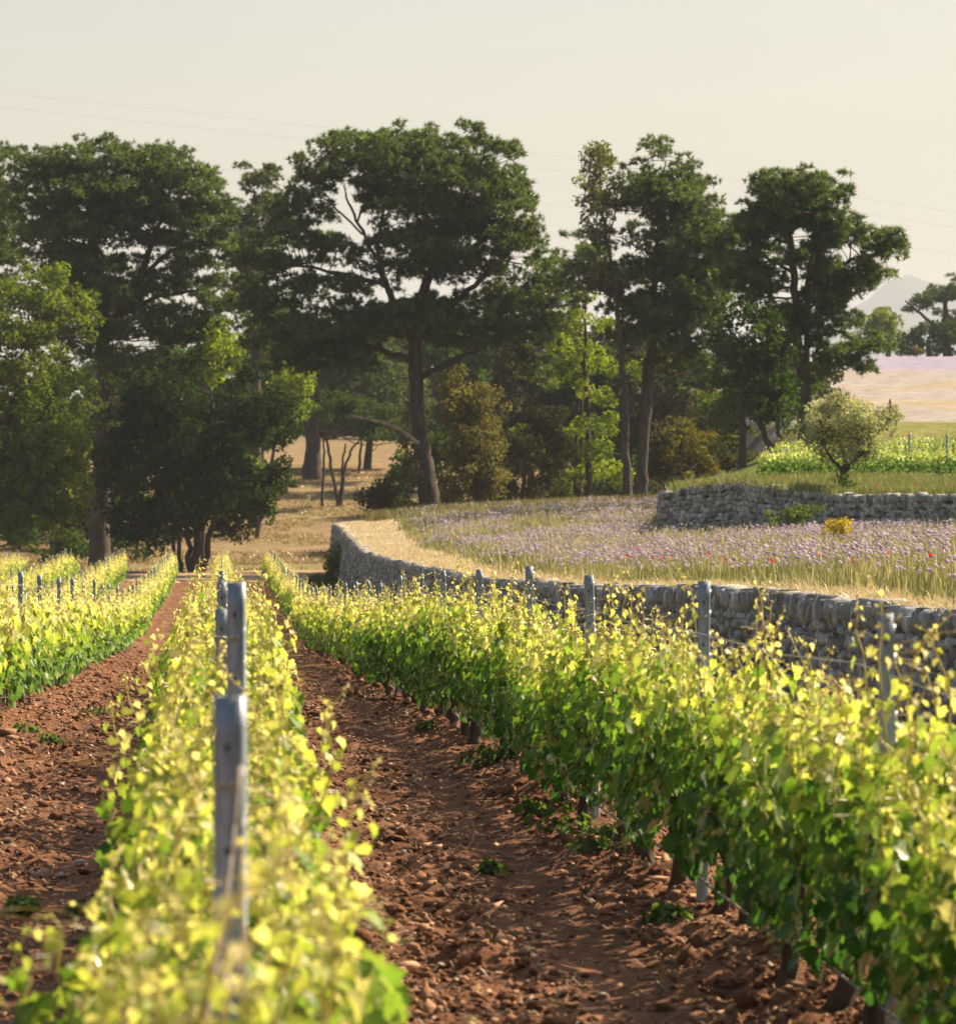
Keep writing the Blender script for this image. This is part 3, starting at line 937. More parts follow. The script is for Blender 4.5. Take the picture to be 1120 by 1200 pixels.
def tree(name, label, kind, d, base, trunks, lobes, seed, dens=1.0, group=None, cat=None, depth=None, clump=None, rad=None, leafsize=None, flat=.85, limbs=True, bark=(.075, .06, .05), twigs=True, shell=.3, holes=(), close=None):
    """trunks: list of polylines of (photo x, photo y, radius m[, depth offset]), lobes: (photo x, y, rx, ry[, depth offset in m])"""
    rng = np.random.default_rng(seed)
    s = d / F
    bz = None
    X0 = P(base[0], base[1], d)
    wood, crown = MB(), MB()
    c0, c1 = PALETTE[kind]
    needle = kind.startswith('pine')
    rc = clump or (.50 if needle else .58)
    nodes = []
    gz = ground_z(X0[0], X0[1])
    for tk in trunks:
        pl = np.array([P(q[0], q[1], d) + np.array([0, (q[3] if len(q) > 3 else 0), 0]) for q in tk])
        rr = np.array([q[2] for q in tk], float)
        if tk[0][1] >= base[1] - 6:                      # a stem that starts at the ground
            pl[0, 2] = min(pl[0, 2], gz - .35)
            rr[0] *= 1.25
        tq = np.linspace(0, len(pl) - 1, len(pl) * 4)
        pp = np.stack([np.interp(tq, np.arange(len(pl)), pl[:, k]) for k in range(3)], 1)
        ker = np.array([.25, .5, .25])
        for _ in range(2):
            pp[1:-1] = np.stack([np.convolve(pp[:, k], ker, 'valid') for k in range(3)], 1)
        pp[1:-1] += rng.normal(0, .04, pp[1:-1].shape)
        rq = np.interp(tq, np.arange(len(pl)), rr)
        shade = np.array(bark) * rng.uniform(.85, 1.15)
        tube(wood, pp, rq, 9, shade)
        nodes += [(p, r) for p, r in zip(pp[2:], rq[2:])]
    npos = np.array([n[0] for n in nodes]) if nodes else np.array([[X0[0], d, gz]])
    nrad = np.array([n[1] for n in nodes]) if nodes else np.array([.04])
    # crown volume: the lobes merged into one mass, thick in the middle and thin at its edge
    lb = np.array([l[:4] for l in lobes], float)
    if needle: lb[:, 3] *= 1.12
    st = max(1.0, min(3.0, lb[:, 2].min() / 3.5))
    x0, x1 = (lb[:, 0] - lb[:, 2]).min() - 30, (lb[:, 0] + lb[:, 2]).max() + 30
    y0, y1 = (lb[:, 1] - lb[:, 3]).min() - 30, (lb[:, 1] + lb[:, 3]).max() + 30
    gx, gy = np.meshgrid(np.arange(x0, x1, st), np.arange(y0, y1, st))
    mask = np.zeros(gx.shape, bool)
    for l in lb:
        mask |= ((gx - l[0]) / l[2]) ** 2 + ((gy - l[1]) / l[3]) ** 2 < 1

    def edt(m):
        """distance (photo px) from each cell to the nearest cell where m is true"""
        D = np.where(m, 0.0, 1e9)
        w = np.arange(m.shape[0]) * st
        D = np.min(D[None, :, :] + ((w[:, None] - w[None, :]) ** 2)[:, :, None], 1)
        w = np.arange(m.shape[1]) * st
        D = np.min(D[:, None, :] + ((w[:, None] - w[None, :]) ** 2)[None, :, :], 2)
        return np.sqrt(D)
    Rc = close if close is not None else (13 if needle else 8) * min(1.0, lb[:, 2].mean() / 30)
    big = edt(mask) <= Rc
    mask |= edt(~big) > Rc
    for hx_, hy_, hr in holes:
        mask &= ((gx - hx_) / hr) ** 2 + ((gy - hy_) / (hr * .8)) ** 2 > 1
    de = edt(~mask)
    cw = np.ptp(gx[mask]) * s
    dep = depth if depth is not None else cw * .36
    rc0 = min(rc, .22 * np.sqrt(mask.sum() * st * st) * s + .08)
    inner = np.argwhere(mask & (de * s > rc0 * .45))
    if len(inner) < 10: inner = np.argwhere(mask)
    half = np.minimum(de * s * 1.35 + .25 * rc0, dep)
    wgt = (.8 + half[inner[:, 0], inner[:, 1]] / 1.6); wgt = wgt / wgt.sum()
    area = mask.sum() * st * st * s * s
    ncl = int(dens * (7.0 if needle else 6.4) * area / (math.pi * rc0 * rc0)) + 4
    nb = max(4, ncl // 7)
    pick = inner[rng.choice(len(inner), nb, p=wgt)]
    bx_ = gx[pick[:, 0], pick[:, 1]] + rng.uniform(-.5, .5, nb) * st; by_ = gy[pick[:, 0], pick[:, 1]] + rng.uniform(-.5, .5, nb) * st
    hh_ = half[pick[:, 0], pick[:, 1]]
    off = np.sign(rng.normal(0, 1, nb)) * hh_ * rng.random(nb) ** .6
    boughs = np.stack([(bx_ - PXC) * s, np.full(nb, float(d)), ZC + (HOR - by_) * s], 1) + np.stack([off * 0, off, off * 0], 1)
    for c0_ in boughs:
        if limbs and nodes and rng.random() < .8:
            sc = np.linalg.norm(npos - c0_, axis=1) + 1.3 * np.maximum(0, npos[:, 2] - c0_[2] + .2)
            j = int(np.argmin(sc + rng.random(len(sc)) * .6))
            ln = np.linalg.norm(c0_ - npos[j])
            bp = bez(npos[j], c0_, (rng.normal(0, .07) * ln, rng.normal(0, .07) * ln, rng.uniform(-.12, .05) * ln), 7)
            bp[1:-1] += rng.normal(0, .02 * min(ln, 3), (5, 3))
            tube(wood, bp, np.linspace(min(nrad[j] * .6, .015 + .012 * ln), .014, 7), 5, np.array(bark) * rng.uniform(.8, 1.2), cap=False)
        k7 = rng.integers(5, 10)
        sg = rc0 * np.array([1.9, 1.9, .5] if needle else [1.25, 1.25, 1.0])
        bt_ = rng.random()
        for c in c0_ + rng.normal(0, 1, (k7, 3)) * sg:
            qx = PXC + (c[0]) / s; qy = HOR - (c[2] - ZC) / s
            iy = int((qy - y0) / st + .5); ix = int((qx - x0) / st + .5)
            if not (0 <= iy < mask.shape[0] and 0 <= ix < mask.shape[1]) or not mask[iy, ix] or de[iy, ix] * s < rc0 * rng.uniform(.0, .75): continue
            if c[2] < gz + .15: continue
            rcl = rc0 * rng.uniform(.6, 1.25)
            if twigs:
                tl = np.linalg.norm(c - c0_)
                tube(wood, bez(c0_, c, rng.normal(0, .08, 3) * tl, 4), np.linspace(.012 + .008 * tl, .008, 4), 3, np.array(bark) * .9, cap=False)
            tone = .6 * bt_ + .4 * rng.random()
            if needle:
                m = max(8, int(32 * (rcl / .80) ** 2))
                g = rng.normal(0, 1, (m, 3)); g = unit(g) * rng.uniform(.25, 1, (m, 1)) ** .5
                g[:, 2] = np.where(g[:, 2] < -.45, -g[:, 2], g[:, 2])
                pos = c + g * np.array([rcl * 1.1, rcl * 1.1, rcl * flat * .75])
                up = unit(g + np.array([0, 0, .8]))
                tc = np.asarray(c0) * (.75 + .5 * tone); te = np.asarray(c1) * (.65 + .7 * tone)
                needles(crown, pos, up, .26, .068, 17, rng, tc, te)
            else:
                ls = (leafsize or .19) * 1.2
                m = max(24, int(95 * (rcl / .62) ** 2 * min(6, (.22 / ls) ** 1.6)))
                g = unit(rng.normal(0, 1, (m, 3))) * rng.uniform(.15, 1, (m, 1)) ** .45
                pos = c + g * np.array([rcl, rcl, rcl * .8])
                leaves(crown, pos, g, ls, rng, np.asarray(c0) * (.8 + .4 * tone), np.asarray(c1) * (.7 + .6 * tone), np.full(m, tone))
    root = empty(name, (X0[0], X0[1], gz))
    tag(root, label, cat or 'tree', group)
    org = (X0[0], X0[1], gz)
    if wood.n: wood.build('trunk', M['bark'], root, True, org)
    crown.build('crown', M['needle'] if needle else M['oak'], root, False, org)
    return root


# big pine on the left
tree('pine_tree', 'huge dark umbrella pine towering behind the pale green oak', 'pine', 240, (118, 655),
     [[(116, 656, .55), (119, 560, .46), (119, 480, .42), (121, 400, .38), (119, 350, .30), (112, 290, .2), (100, 220, .1)],
      [(121, 405, .3), (140, 365, .26), (165, 325, .2), (180, 280, .15), (200, 220, .08)],
      [(165, 325, .15), (205, 290, .11), (250, 280, .06)], [(140, 370, .16), (190, 345, .12), (240, 340, .06)]],
     [(62, 192, 42, 28), (105, 185, 45, 26), (150, 190, 45, 26), (195, 200, 42, 28), (228, 222, 35, 30), (45, 235, 40, 35), (100, 235, 50, 40),
      (155, 240, 50, 38), (205, 250, 45, 38), (255, 270, 32, 34), (45, 290, 38, 30), (95, 290, 48, 28), (140, 285, 24, 22), (218, 293, 40, 24), (258, 312, 28, 20),
      (205, 312, 26, 14), (262, 345, 28, 18), (215, 365, 40, 18), (225, 335, 28, 13), (75, 335, 40, 25), (165, 372, 40, 22), (150, 410, 45, 28), (205, 405, 50, 30), (255, 385, 30, 25),
      (60, 370, 35, 30), (90, 410, 30, 30), (170, 345, 30, 20), (235, 425, 50, 30), (180, 440, 60, 30), (108, 345, 40, 26), (138, 328, 26, 18), (95, 380, 40, 28), (150, 350, 26, 20)], 1, 1.1, holes=[(170, 298, 6), (188, 290, 4), (192, 333, 6), (225, 348, 5)])
tree('pine_tree', 'dark pine cut off at the frame edge above the pale oak', 'pine', 250, (-30, 655),
     [[(-32, 656, .5), (-28, 450, .4), (-20, 300, .25), (-12, 210, .1)]],
     [(-15, 205, 30, 28), (8, 250, 25, 30), (-10, 300, 40, 30), (12, 335, 22, 18), (-40, 260, 40, 40), (-35, 350, 50, 40), (5, 195, 14, 20)], 2, .95)
tree('oak_tree', 'dense dark holm oak with several leaning trunks beside the track', 'oak_deep', 232, (225, 665),
     [[(222, 667, .16), (221, 630, .14), (212, 560, .1)], [(213, 667, .13), (211, 635, .11), (195, 560, .08)], [(228, 667, .22), (232, 625, .2), (240, 540, .14), (250, 470, .08)],
      [(237, 667, .18), (246, 627, .15), (268, 560, .1)], [(201, 667, .12), (205, 620, .1), (180, 540, .06)]],
     [(200, 440, 65, 30), (265, 450, 55, 35), (150, 455, 45, 35), (180, 490, 55, 40), (240, 500, 60, 40), (300, 490, 42, 40), (325, 535, 30, 36), (280, 545, 50, 38),
      (215, 555, 55, 38), (160, 545, 45, 42), (145, 600, 35, 35), (185, 610, 40, 28), (245, 600, 40, 24), (300, 580, 34, 22), (283, 604, 12, 22), (335, 570, 15, 15), (320, 455, 22, 22), (150, 500, 50, 40), (200, 520, 60, 40), (130, 580, 30, 40), (250, 560, 60, 34), (165, 630, 40, 18), (310, 510, 40, 40), (230, 600, 50, 26), (330, 500, 24, 30), (300, 598, 28, 20), (318, 575, 24, 24), (275, 618, 30, 16), (190, 635, 40, 16), (250, 625, 26, 14)], 3, 1.1)
tree('oak_tree', 'pale green leafy oak filling the frame edge, sunlit across its crown', 'oak', 222, (-8, 668),
     [[(-12, 670, .35), (-5, 590, .3), (5, 500, .24), (28, 440, .15), (45, 400, .08)], [(-5, 560, .2), (40, 500, .12), (75, 450, .06)], [(0, 500, .18), (-10, 420, .12), (0, 340, .06)]],
     [(12, 325, 26, 26), (35, 350, 30, 26), (70, 335, 28, 26), (95, 360, 22, 24), (10, 375, 40, 34), (60, 385, 42, 32), (98, 395, 16, 20), (20, 430, 40, 36), (72, 435, 36, 36),
      (92, 470, 24, 34), (20, 485, 45, 38), (70, 500, 44, 36), (100, 520, 16, 22), (15, 540, 45, 38), (62, 560, 45, 36), (25, 600, 45, 36), (82, 590, 22, 26), (-20, 450, 40, 50), (-20, 560, 40, 50), (50, 620, 40, 22), (-15, 365, 30, 35)], 4, 1.15, leafsize=.2)
# undergrowth along the track behind the rows
tree('scrub_bush', 'dark scrubby bush below the big pine trunk', 'oak_dark', 250, (70, 655), [[(70, 656, .08), (72, 630, .05)]],
     [(40, 640, 40, 18), (85, 640, 28, 16), (20, 625, 30, 20), (150, 640, 26, 16)], 5, 1.0, cat='bush')
# small background trees on the left
tree('pine_tree', 'hazy pine top peeping between the two biggest pines', 'pine_far', 285, (298, 610), [[(298, 615, .4), (300, 400, .3), (300, 230, .12)]],
     [(285, 212, 22, 16), (308, 208, 24, 14), (300, 235, 32, 22), (285, 265, 34, 22), (315, 265, 30, 24), (300, 300, 36, 26), (290, 340, 34, 26), (310, 380, 36, 26)], 6, 1.0)
tree('oak_sapling', 'light green sapling catching the sun before the dark pines', 'oak_bright', 238, (262, 640), [[(236, 645, .09), (246, 500, .07), (258, 410, .04)]],
     [(258, 392, 15, 22), (250, 412, 22, 14), (270, 412, 16, 18), (262, 440, 18, 18)], 7, .8, leafsize=.2)
tree('oak_tree', 'sunlit yellow green oak glimpsed behind the dark holm oak', 'oak_bright', 275, (345, 575), [[(300, 590, .13), (325, 500, .1), (340, 440, .06)]],
     [(345, 470, 22, 18), (330, 445, 22, 22), (355, 490, 20, 18), (350, 440, 20, 18), (340, 500, 18, 14)], 8, .8, leafsize=.2)
# central pine
tree('pine_tree', 'broad umbrella pine with a thick leaning trunk at the end of the terrace', 'pine', 226, (505, 600),
     [[(507, 602, .62), (500, 560, .52), (493, 520, .46), (489, 480, .42), (487, 430, .38), (486, 395, .34), (492, 350, .28), (512, 305, .22), (535, 268, .17), (545, 225, .1), (552, 185, .05)],
      [(487, 410, .22), (470, 375, .2), (452, 335, .16), (440, 300, .12), (450, 240, .07)], [(487, 425, .2), (440, 408, .15), (400, 400, .1), (360, 408, .05)],
      [(489, 445, .18), (520, 428, .15), (560, 410, .1), (600, 395, .06)], [(490, 395, .22), (525, 365, .18), (555, 335, .14), (590, 305, .08)],
      [(440, 300, .10), (418, 260, .08), (405, 225, .05)], [(425, 275, .06), (390, 240, .05), (370, 225, .03)], [(418, 262, .06), (432, 225, .05), (425, 200, .03)],
      [(452, 335, .13), (400, 320, .10), (345, 310, .06)]],
     [(360, 192, 26, 18), (395, 178, 34, 20), (440, 168, 38, 20), (490, 162, 42, 20), (540, 168, 42, 24), (580, 195, 34, 28), (350, 215, 22, 18), (465, 195, 40, 22), (515, 200, 45, 24), (560, 225, 45, 28),
      (600, 225, 28, 30), (480, 235, 26, 18), (525, 245, 45, 24), (580, 265, 45, 26), (615, 265, 20, 26), (340, 250, 26, 16), (365, 250, 28, 14),
      (330, 282, 36, 22), (370, 290, 38, 20), (300, 300, 28, 22), (440, 300, 34, 20), (490, 292, 44, 24), (530, 315, 34, 22), (470, 325, 50, 18), (600, 300, 34, 22), (635, 310, 22, 22),
      (340, 335, 40, 18), (380, 345, 40, 22), (430, 360, 36, 18), (330, 370, 34, 20), (385, 380, 42, 20), (420, 400, 36, 16), (590, 345, 44, 24), (630, 350, 30, 26), (545, 375, 34, 20), (590, 385, 44, 22), (640, 390, 30, 20),
      (560, 408, 36, 16), (520, 395, 30, 14), (610, 415, 40, 18), (360, 415, 36, 16), (440, 425, 24, 12), (500, 345, 40, 20), (550, 300, 30, 20), (460, 380, 40, 20), (400, 360, 50, 22), (630, 430, 40, 22), (400, 435, 44, 16), (400, 205, 40, 14), (445, 205, 34, 18), (440, 225, 26, 20), (350, 265, 40, 18), (470, 265, 40, 22), (660, 345, 26, 26), (320, 400, 40, 24), (350, 440, 40, 20), (300, 350, 34, 26)], 9, 1.05, flat=.8, holes=[(398, 243, 11), (416, 264, 9), (376, 228, 5), (440, 258, 5), (568, 290, 7), (605, 312, 5), (430, 330, 7), (470, 338, 5), (372, 318, 4), (515, 345, 5)])
mb = MB(); tube(mb, [P(490, 520, 224), P(468, 503, 223.5), P(445, 494, 223), P(425, 490, 223), P(410, 487, 223)], [.13, .115, .10, .08, .05], 8, (.36, .27, .18))
o = mb.build('dead_limb', M['bark'])
CENTRAL = [q for q in bpy.data.objects if q.get('label', '').startswith('broad umbrella pine')][0]
o.parent = CENTRAL; o.matrix_parent_inverse.identity(); o.location = [-v for v in CENTRAL.location]
o['label'] = 'bare sunlit broken limb'
# brown evergreen oaks beside the central trunk
tree('holm_oak', 'olive brown holm oak glowing right beside the thick pine trunk', 'holm', 230, (560, 600), [[(560, 602, .14), (560, 540, .1), (556, 480, .06)]],
     [(545, 455, 26, 24), (570, 465, 24, 24), (540, 490, 30, 28), (580, 495, 22, 26), (555, 525, 36, 30), (587, 535, 17, 26), (540, 560, 28, 28), (570, 572, 26, 24), (525, 585, 14, 14), (595, 575, 10, 20)], 10, 1.1, leafsize=.16)
tree('holm_oak', 'greyish brown holm oak between the glowing one and the thin trunks', 'holm_dark', 234, (630, 600), [[(612, 602, .15), (613, 560, .12), (620, 510, .08)], [(635, 602, .1), (636, 540, .07)]],
     [(640, 495, 26, 20), (620, 515, 20, 24), (655, 520, 20, 26), (635, 545, 30, 28), (620, 572, 20, 24), (650, 578, 24, 20), (668, 560, 12, 20)], 11, 1.1, leafsize=.16)
tree('scrub_bush', 'low dark bush at the foot of the thick pine trunk', 'holm_dark', 225, (460, 600), [[(462, 602, .07), (465, 575, .05)]],
     [(455, 575, 26, 18), (480, 560, 20, 20), (440, 590, 18, 14), (470, 592, 24, 12), (478, 535, 14, 20)], 12, 1.1, cat='bush', leafsize=.17)
tree('oak_tree', 'small crooked oak with forked bare stems up on the bank', 'oak_dark', 305, (398, 555),
     [[(397, 566, .13), (388, 548, .12), (384, 525, .1), (380, 500, .06)], [(398, 566, .12), (404, 545, .1), (414, 525, .08), (425, 510, .05)], [(398, 566, .1), (401, 545, .09), (405, 520, .06)], [(378, 562, .09), (380, 530, .08), (378, 500, .05)]],
     [(380, 490, 26, 16), (415, 495, 28, 16), (440, 505, 22, 12), (395, 470, 30, 16), (440, 480, 24, 16), (365, 505, 14, 12)], 13, .9)
mb = MB(); tube(mb, [P(366, 548, 330), P(367, 530, 330), P(365, 510, 330), P(367, 470, 330)], [.75, .62, .56, .5], 9, (.12, .085, .065))
far_t = mb
tree('pine_tree', 'far pine whose thick trunk stands on the pale bank', 'pine', 330, (366, 545), [[(366, 547, .72), (367, 525, .6), (365, 480, .5), (367, 420, .3)]],
     [(350, 440, 50, 26), (400, 440, 50, 26), (370, 410, 60, 24), (430, 410, 40, 24), (330, 410, 40, 24), (460, 440, 40, 26), (480, 480, 30, 20)], 14, 1.1)
# right hand group
tree('oak_tree', 'yellow green young oak among the thin dark trunks', 'oak_bright', 236, (692, 600), [[(690, 602, .22), (688, 540, .19), (688, 480, .16), (684, 430, .12), (686, 380, .06)], [(688, 480, .1), (706, 470, .08), (720, 450, .04)], [(684, 430, .1), (650, 412, .07), (630, 405, .04)]],
     [(690, 350, 26, 18), (665, 370, 24, 18), (705, 380, 26, 20), (650, 400, 24, 16), (680, 410, 30, 18), (715, 420, 24, 22), (660, 440, 26, 14), (700, 450, 30, 18), (720, 480, 24, 18), (690, 500, 24, 16), (710, 525, 26, 18), (685, 555, 24, 14), (720, 560, 20, 18), (740, 440, 16, 18)], 15, .62, leafsize=.2)
tree('thin_pine', 'two thin bare pine stems beside the young oak', 'pine', 238, (677, 600), [[(672, 602, .13), (675, 540, .11), (677, 480, .09), (680, 380, .05)], [(677, 602, .15), (680, 530, .13), (683, 450, .08), (688, 330, .05)]],
     [(680, 320, 30, 24), (660, 290, 24, 20), (655, 335, 26, 22), (690, 290, 20, 20), (640, 365, 24, 18)], 16, .9)
tree('gum_tree', 'slender wispy tree with thin grey topmost leaves against the sky', 'gum', 222, (737, 596), [[(737, 599, .24), (734, 540, .21), (731, 470, .18), (727, 400, .15), (722, 350, .12), (712, 290, .09), (704, 230, .05), (700, 180, .025)], [(712, 290, .06), (722, 240, .04), (726, 190, .02)], [(708, 260, .05), (692, 220, .03), (686, 185, .02)], [(712, 290, .05), (694, 270, .03)]],
     [(697, 185, 15, 18), (715, 190, 13, 18), (688, 205, 14, 20), (705, 215, 18, 20), (722, 215, 12, 20), (690, 240, 16, 18), (712, 245, 18, 20), (698, 270, 18, 16), (700, 300, 20, 20), (690, 325, 22, 18), (715, 330, 20, 22)], 17, .85, leafsize=.17, clump=.42, close=3)
tree('pine_tree', 'tall dense pine with twin dark trunks rising from the flower meadow edge', 'pine', 224, (750, 597),
     [[(748, 600, .36), (750, 560, .31), (755, 500, .28), (762, 430, .25), (765, 370, .21), (768, 310, .15), (775, 240, .08), (780, 190, .04)], [(756, 600, .16), (751, 540, .14), (752, 470, .12), (756, 420, .1)],
      [(765, 370, .12), (800, 340, .09), (840, 320, .05)], [(764, 400, .1), (800, 400, .07), (830, 390, .04)]],
     [(765, 185, 28, 20), (800, 185, 30, 20), (745, 215, 24, 22), (785, 215, 42, 26), (820, 225, 24, 24), (750, 255, 38, 26), (795, 260, 42, 28), (830, 265, 26, 28), (735, 295, 34, 26), (780, 300, 44, 28), (825, 300, 34, 26), (855, 285, 20, 28),
      (735, 340, 36, 24), (780, 345, 44, 26), (825, 345, 36, 24), (850, 330, 24, 24), (750, 380, 34, 20), (795, 385, 40, 22), (830, 385, 26, 20), (710, 330, 24, 22), (770, 415, 40, 16), (810, 425, 30, 16), (725, 385, 22, 18)], 18, 1.1)
tree('oak_tree', 'dark green oak with a slanting second trunk above the upper wall', 'oak_dark', 196, (868, 545),
     [[(870, 560, .2), (869, 520, .17), (868, 480, .14), (872, 430, .08)], [(914, 556, .19), (900, 520, .16), (885, 485, .13), (876, 450, .08)], [(918, 556, .14), (914, 520, .12), (906, 470, .07)]],
     [(870, 360, 24, 18), (845, 385, 26, 20), (890, 385, 30, 20), (860, 415, 36, 20), (905, 415, 26, 20), (835, 440, 24, 16), (875, 450, 36, 18), (915, 450, 22, 22), (895, 480, 24, 16), (850, 475, 24, 12), (920, 490, 18, 24), (925, 530, 14, 20)], 19, 1.05, leafsize=.19)
tree('pine_tree', 'airy pine at the end of the wood with one long arm reaching over the field', 'pine', 200, (940, 535),
     [[(944, 545, .3), (941, 500, .27), (937, 440, .25), (935, 380, .22), (930, 330, .19), (926, 290, .15), (925, 250, .1), (928, 215, .05)], [(950, 545, .2), (946, 470, .17), (945, 400, .14), (944, 340, .1), (952, 280, .06)],
      [(935, 345, .13), (975, 318, .11), (1005, 300, .09), (1030, 298, .07), (1052, 292, .04)], [(936, 380, .1), (975, 385, .08), (1005, 400, .06), (1020, 425, .03)], [(930, 320, .1), (895, 300, .07), (870, 270, .04)],
      [(975, 318, .06), (1000, 330, .05), (1030, 332, .03)], [(926, 275, .08), (955, 240, .06), (972, 215, .03)]],
     [(905, 212, 30, 13), (940, 205, 24, 12), (965, 202, 18, 12), (980, 225, 20, 16), (890, 235, 26, 14), (930, 235, 38, 18), (960, 250, 34, 18), (992, 258, 16, 16), (885, 262, 24, 14), (925, 265, 30, 12), (975, 280, 28, 13),
      (880, 295, 28, 16), (915, 300, 22, 12), (955, 302, 24, 10), (1015, 285, 18, 13), (1040, 282, 22, 15), (1058, 290, 15, 14), (1030, 303, 26, 11), (1005, 318, 24, 10), (1045, 312, 20, 8), (995, 345, 22, 9), (1025, 335, 20, 6), (1000, 335, 16, 7),
      (890, 330, 30, 16), (960, 335, 26, 12), (900, 360, 26, 14), (965, 365, 30, 14), (985, 385, 28, 16), (1010, 400, 28, 14), (1030, 402, 18, 12), (985, 415, 26, 14), (1015, 428, 18, 12), (960, 405, 22, 14), (920, 390, 24, 12), (960, 440, 22, 12), (850, 300, 18, 20), (865, 330, 22, 18)], 20, 1.1, close=7, flat=.75, clump=.40)
tree('olive_tree', 'silvery olive tree on the brink of the upper wall', 'olive', 140, (990, 578),
     [[(990, 584, .13), (988, 560, .11), (990, 545, .10), (985, 520, .05)], [(990, 550, .08), (1005, 535, .06), (1025, 510, .04)], [(989, 556, .07), (970, 535, .05), (960, 510, .03)]],
     [(958, 482, 15, 18), (980, 472, 22, 14), (1000, 485, 18, 16), (965, 505, 22, 20), (990, 510, 26, 20), (975, 530, 22, 16), (1000, 535, 18, 14), (1025, 480, 18, 20), (1045, 470, 16, 18), (1040, 495, 22, 18), (1015, 510, 18, 16), (1055, 485, 10, 14), (950, 520, 10, 14), (985, 495, 30, 22), (970, 518, 26, 20), (1035, 485, 26, 20), (1005, 520, 24, 20)], 21, 1.2, leafsize=.085, clump=.34)
tree('suckers_bush', 'bright leafy suckers around the olive trunk', 'oak_dark', 138.5, (990, 580), [[(990, 583, .02), (989, 560, .015)]], [(986, 560, 8, 12), (994, 570, 7, 10)], 22, .8, cat='bush', leafsize=.08, clump=.22)
tree('rust_shrub', 'rusty orange shrub under the trees at the head of the upper wall', 'rust', 208, (800, 560), [[(800, 568, .07), (800, 530, .05)], [(812, 568, .05), (815, 530, .04)]],
     [(795, 505, 24, 18), (820, 515, 20, 18), (790, 530, 24, 20), (815, 545, 24, 18), (785, 555, 16, 12), (835, 550, 16, 12)], 23, .75, cat='shrub', leafsize=.15)
tree('holm_oak', 'shady brown green bush under the slanting oak trunks', 'holm_dark', 202, (850, 555), [[(850, 562, .06), (852, 540, .04)]], [(845, 530, 24, 16), (870, 540, 22, 14), (890, 545, 18, 12), (850, 548, 24, 12)], 24, 1.0, cat='bush', leafsize=.15)
tree('leafy_shrub', 'bright green shrub on the verge behind the raised wall hump', 'shrub', 172, (910, 556), [[(910, 562, .03), (910, 550, .02)]], [(900, 550, 14, 7), (920, 548, 14, 8), (938, 552, 10, 6), (955, 553, 10, 6)], 25, .9, cat='shrub', leafsize=.12, clump=.3)
# wood behind, closing the gaps under the crowns
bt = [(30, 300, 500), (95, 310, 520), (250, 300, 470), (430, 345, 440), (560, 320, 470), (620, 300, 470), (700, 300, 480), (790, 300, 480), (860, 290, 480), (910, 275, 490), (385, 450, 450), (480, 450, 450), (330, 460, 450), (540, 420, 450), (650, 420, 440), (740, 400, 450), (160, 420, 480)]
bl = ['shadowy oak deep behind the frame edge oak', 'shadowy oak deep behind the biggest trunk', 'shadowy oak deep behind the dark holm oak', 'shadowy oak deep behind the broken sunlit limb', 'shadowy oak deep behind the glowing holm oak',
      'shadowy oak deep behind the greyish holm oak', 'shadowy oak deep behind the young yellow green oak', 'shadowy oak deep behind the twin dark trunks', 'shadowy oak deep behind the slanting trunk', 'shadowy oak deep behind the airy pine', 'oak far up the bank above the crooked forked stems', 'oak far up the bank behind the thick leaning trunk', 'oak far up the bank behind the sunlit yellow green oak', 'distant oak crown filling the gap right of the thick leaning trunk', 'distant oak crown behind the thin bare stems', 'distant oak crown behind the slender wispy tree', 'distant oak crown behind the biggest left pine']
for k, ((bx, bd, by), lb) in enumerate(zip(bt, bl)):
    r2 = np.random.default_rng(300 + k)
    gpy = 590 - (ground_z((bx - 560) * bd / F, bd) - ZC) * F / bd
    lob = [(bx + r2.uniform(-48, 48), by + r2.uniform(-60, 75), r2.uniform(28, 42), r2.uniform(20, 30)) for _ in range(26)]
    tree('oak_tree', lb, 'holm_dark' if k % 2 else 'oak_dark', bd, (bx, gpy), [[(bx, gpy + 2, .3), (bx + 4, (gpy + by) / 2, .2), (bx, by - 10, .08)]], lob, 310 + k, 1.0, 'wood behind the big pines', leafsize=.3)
# shaded shrub layer under the crowns
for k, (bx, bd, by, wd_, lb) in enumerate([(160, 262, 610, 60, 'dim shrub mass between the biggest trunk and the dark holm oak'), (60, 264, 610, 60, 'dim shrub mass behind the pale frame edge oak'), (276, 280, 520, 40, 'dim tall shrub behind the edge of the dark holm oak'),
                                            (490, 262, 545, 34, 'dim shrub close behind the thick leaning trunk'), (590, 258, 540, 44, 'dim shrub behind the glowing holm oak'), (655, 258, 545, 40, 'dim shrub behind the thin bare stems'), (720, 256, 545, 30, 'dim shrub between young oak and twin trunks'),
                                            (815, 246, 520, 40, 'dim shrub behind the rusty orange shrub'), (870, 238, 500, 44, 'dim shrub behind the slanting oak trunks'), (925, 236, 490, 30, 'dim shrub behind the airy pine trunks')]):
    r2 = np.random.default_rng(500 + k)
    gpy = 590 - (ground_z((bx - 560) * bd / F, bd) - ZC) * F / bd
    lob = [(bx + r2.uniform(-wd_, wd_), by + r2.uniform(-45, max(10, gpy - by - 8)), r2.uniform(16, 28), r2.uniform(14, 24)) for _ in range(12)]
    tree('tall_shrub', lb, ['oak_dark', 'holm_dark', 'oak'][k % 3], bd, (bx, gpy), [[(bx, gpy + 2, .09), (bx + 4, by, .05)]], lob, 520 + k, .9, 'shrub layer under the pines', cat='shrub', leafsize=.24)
r2 = np.random.default_rng(77)
tree('tall_shrub', 'dim shrub mass along the top of the dry bank behind the forked stems', 'oak_dark', 338, (420, 545), [[(420, 550, .12), (424, 505, .06)]],
     [(340 + 18 * k_ + r2.uniform(-6, 6), r2.uniform(484, 508), r2.uniform(18, 26), r2.uniform(12, 18)) for k_ in range(11)], 540, .9, 'shrub layer under the pines', cat='shrub', leafsize=.28)
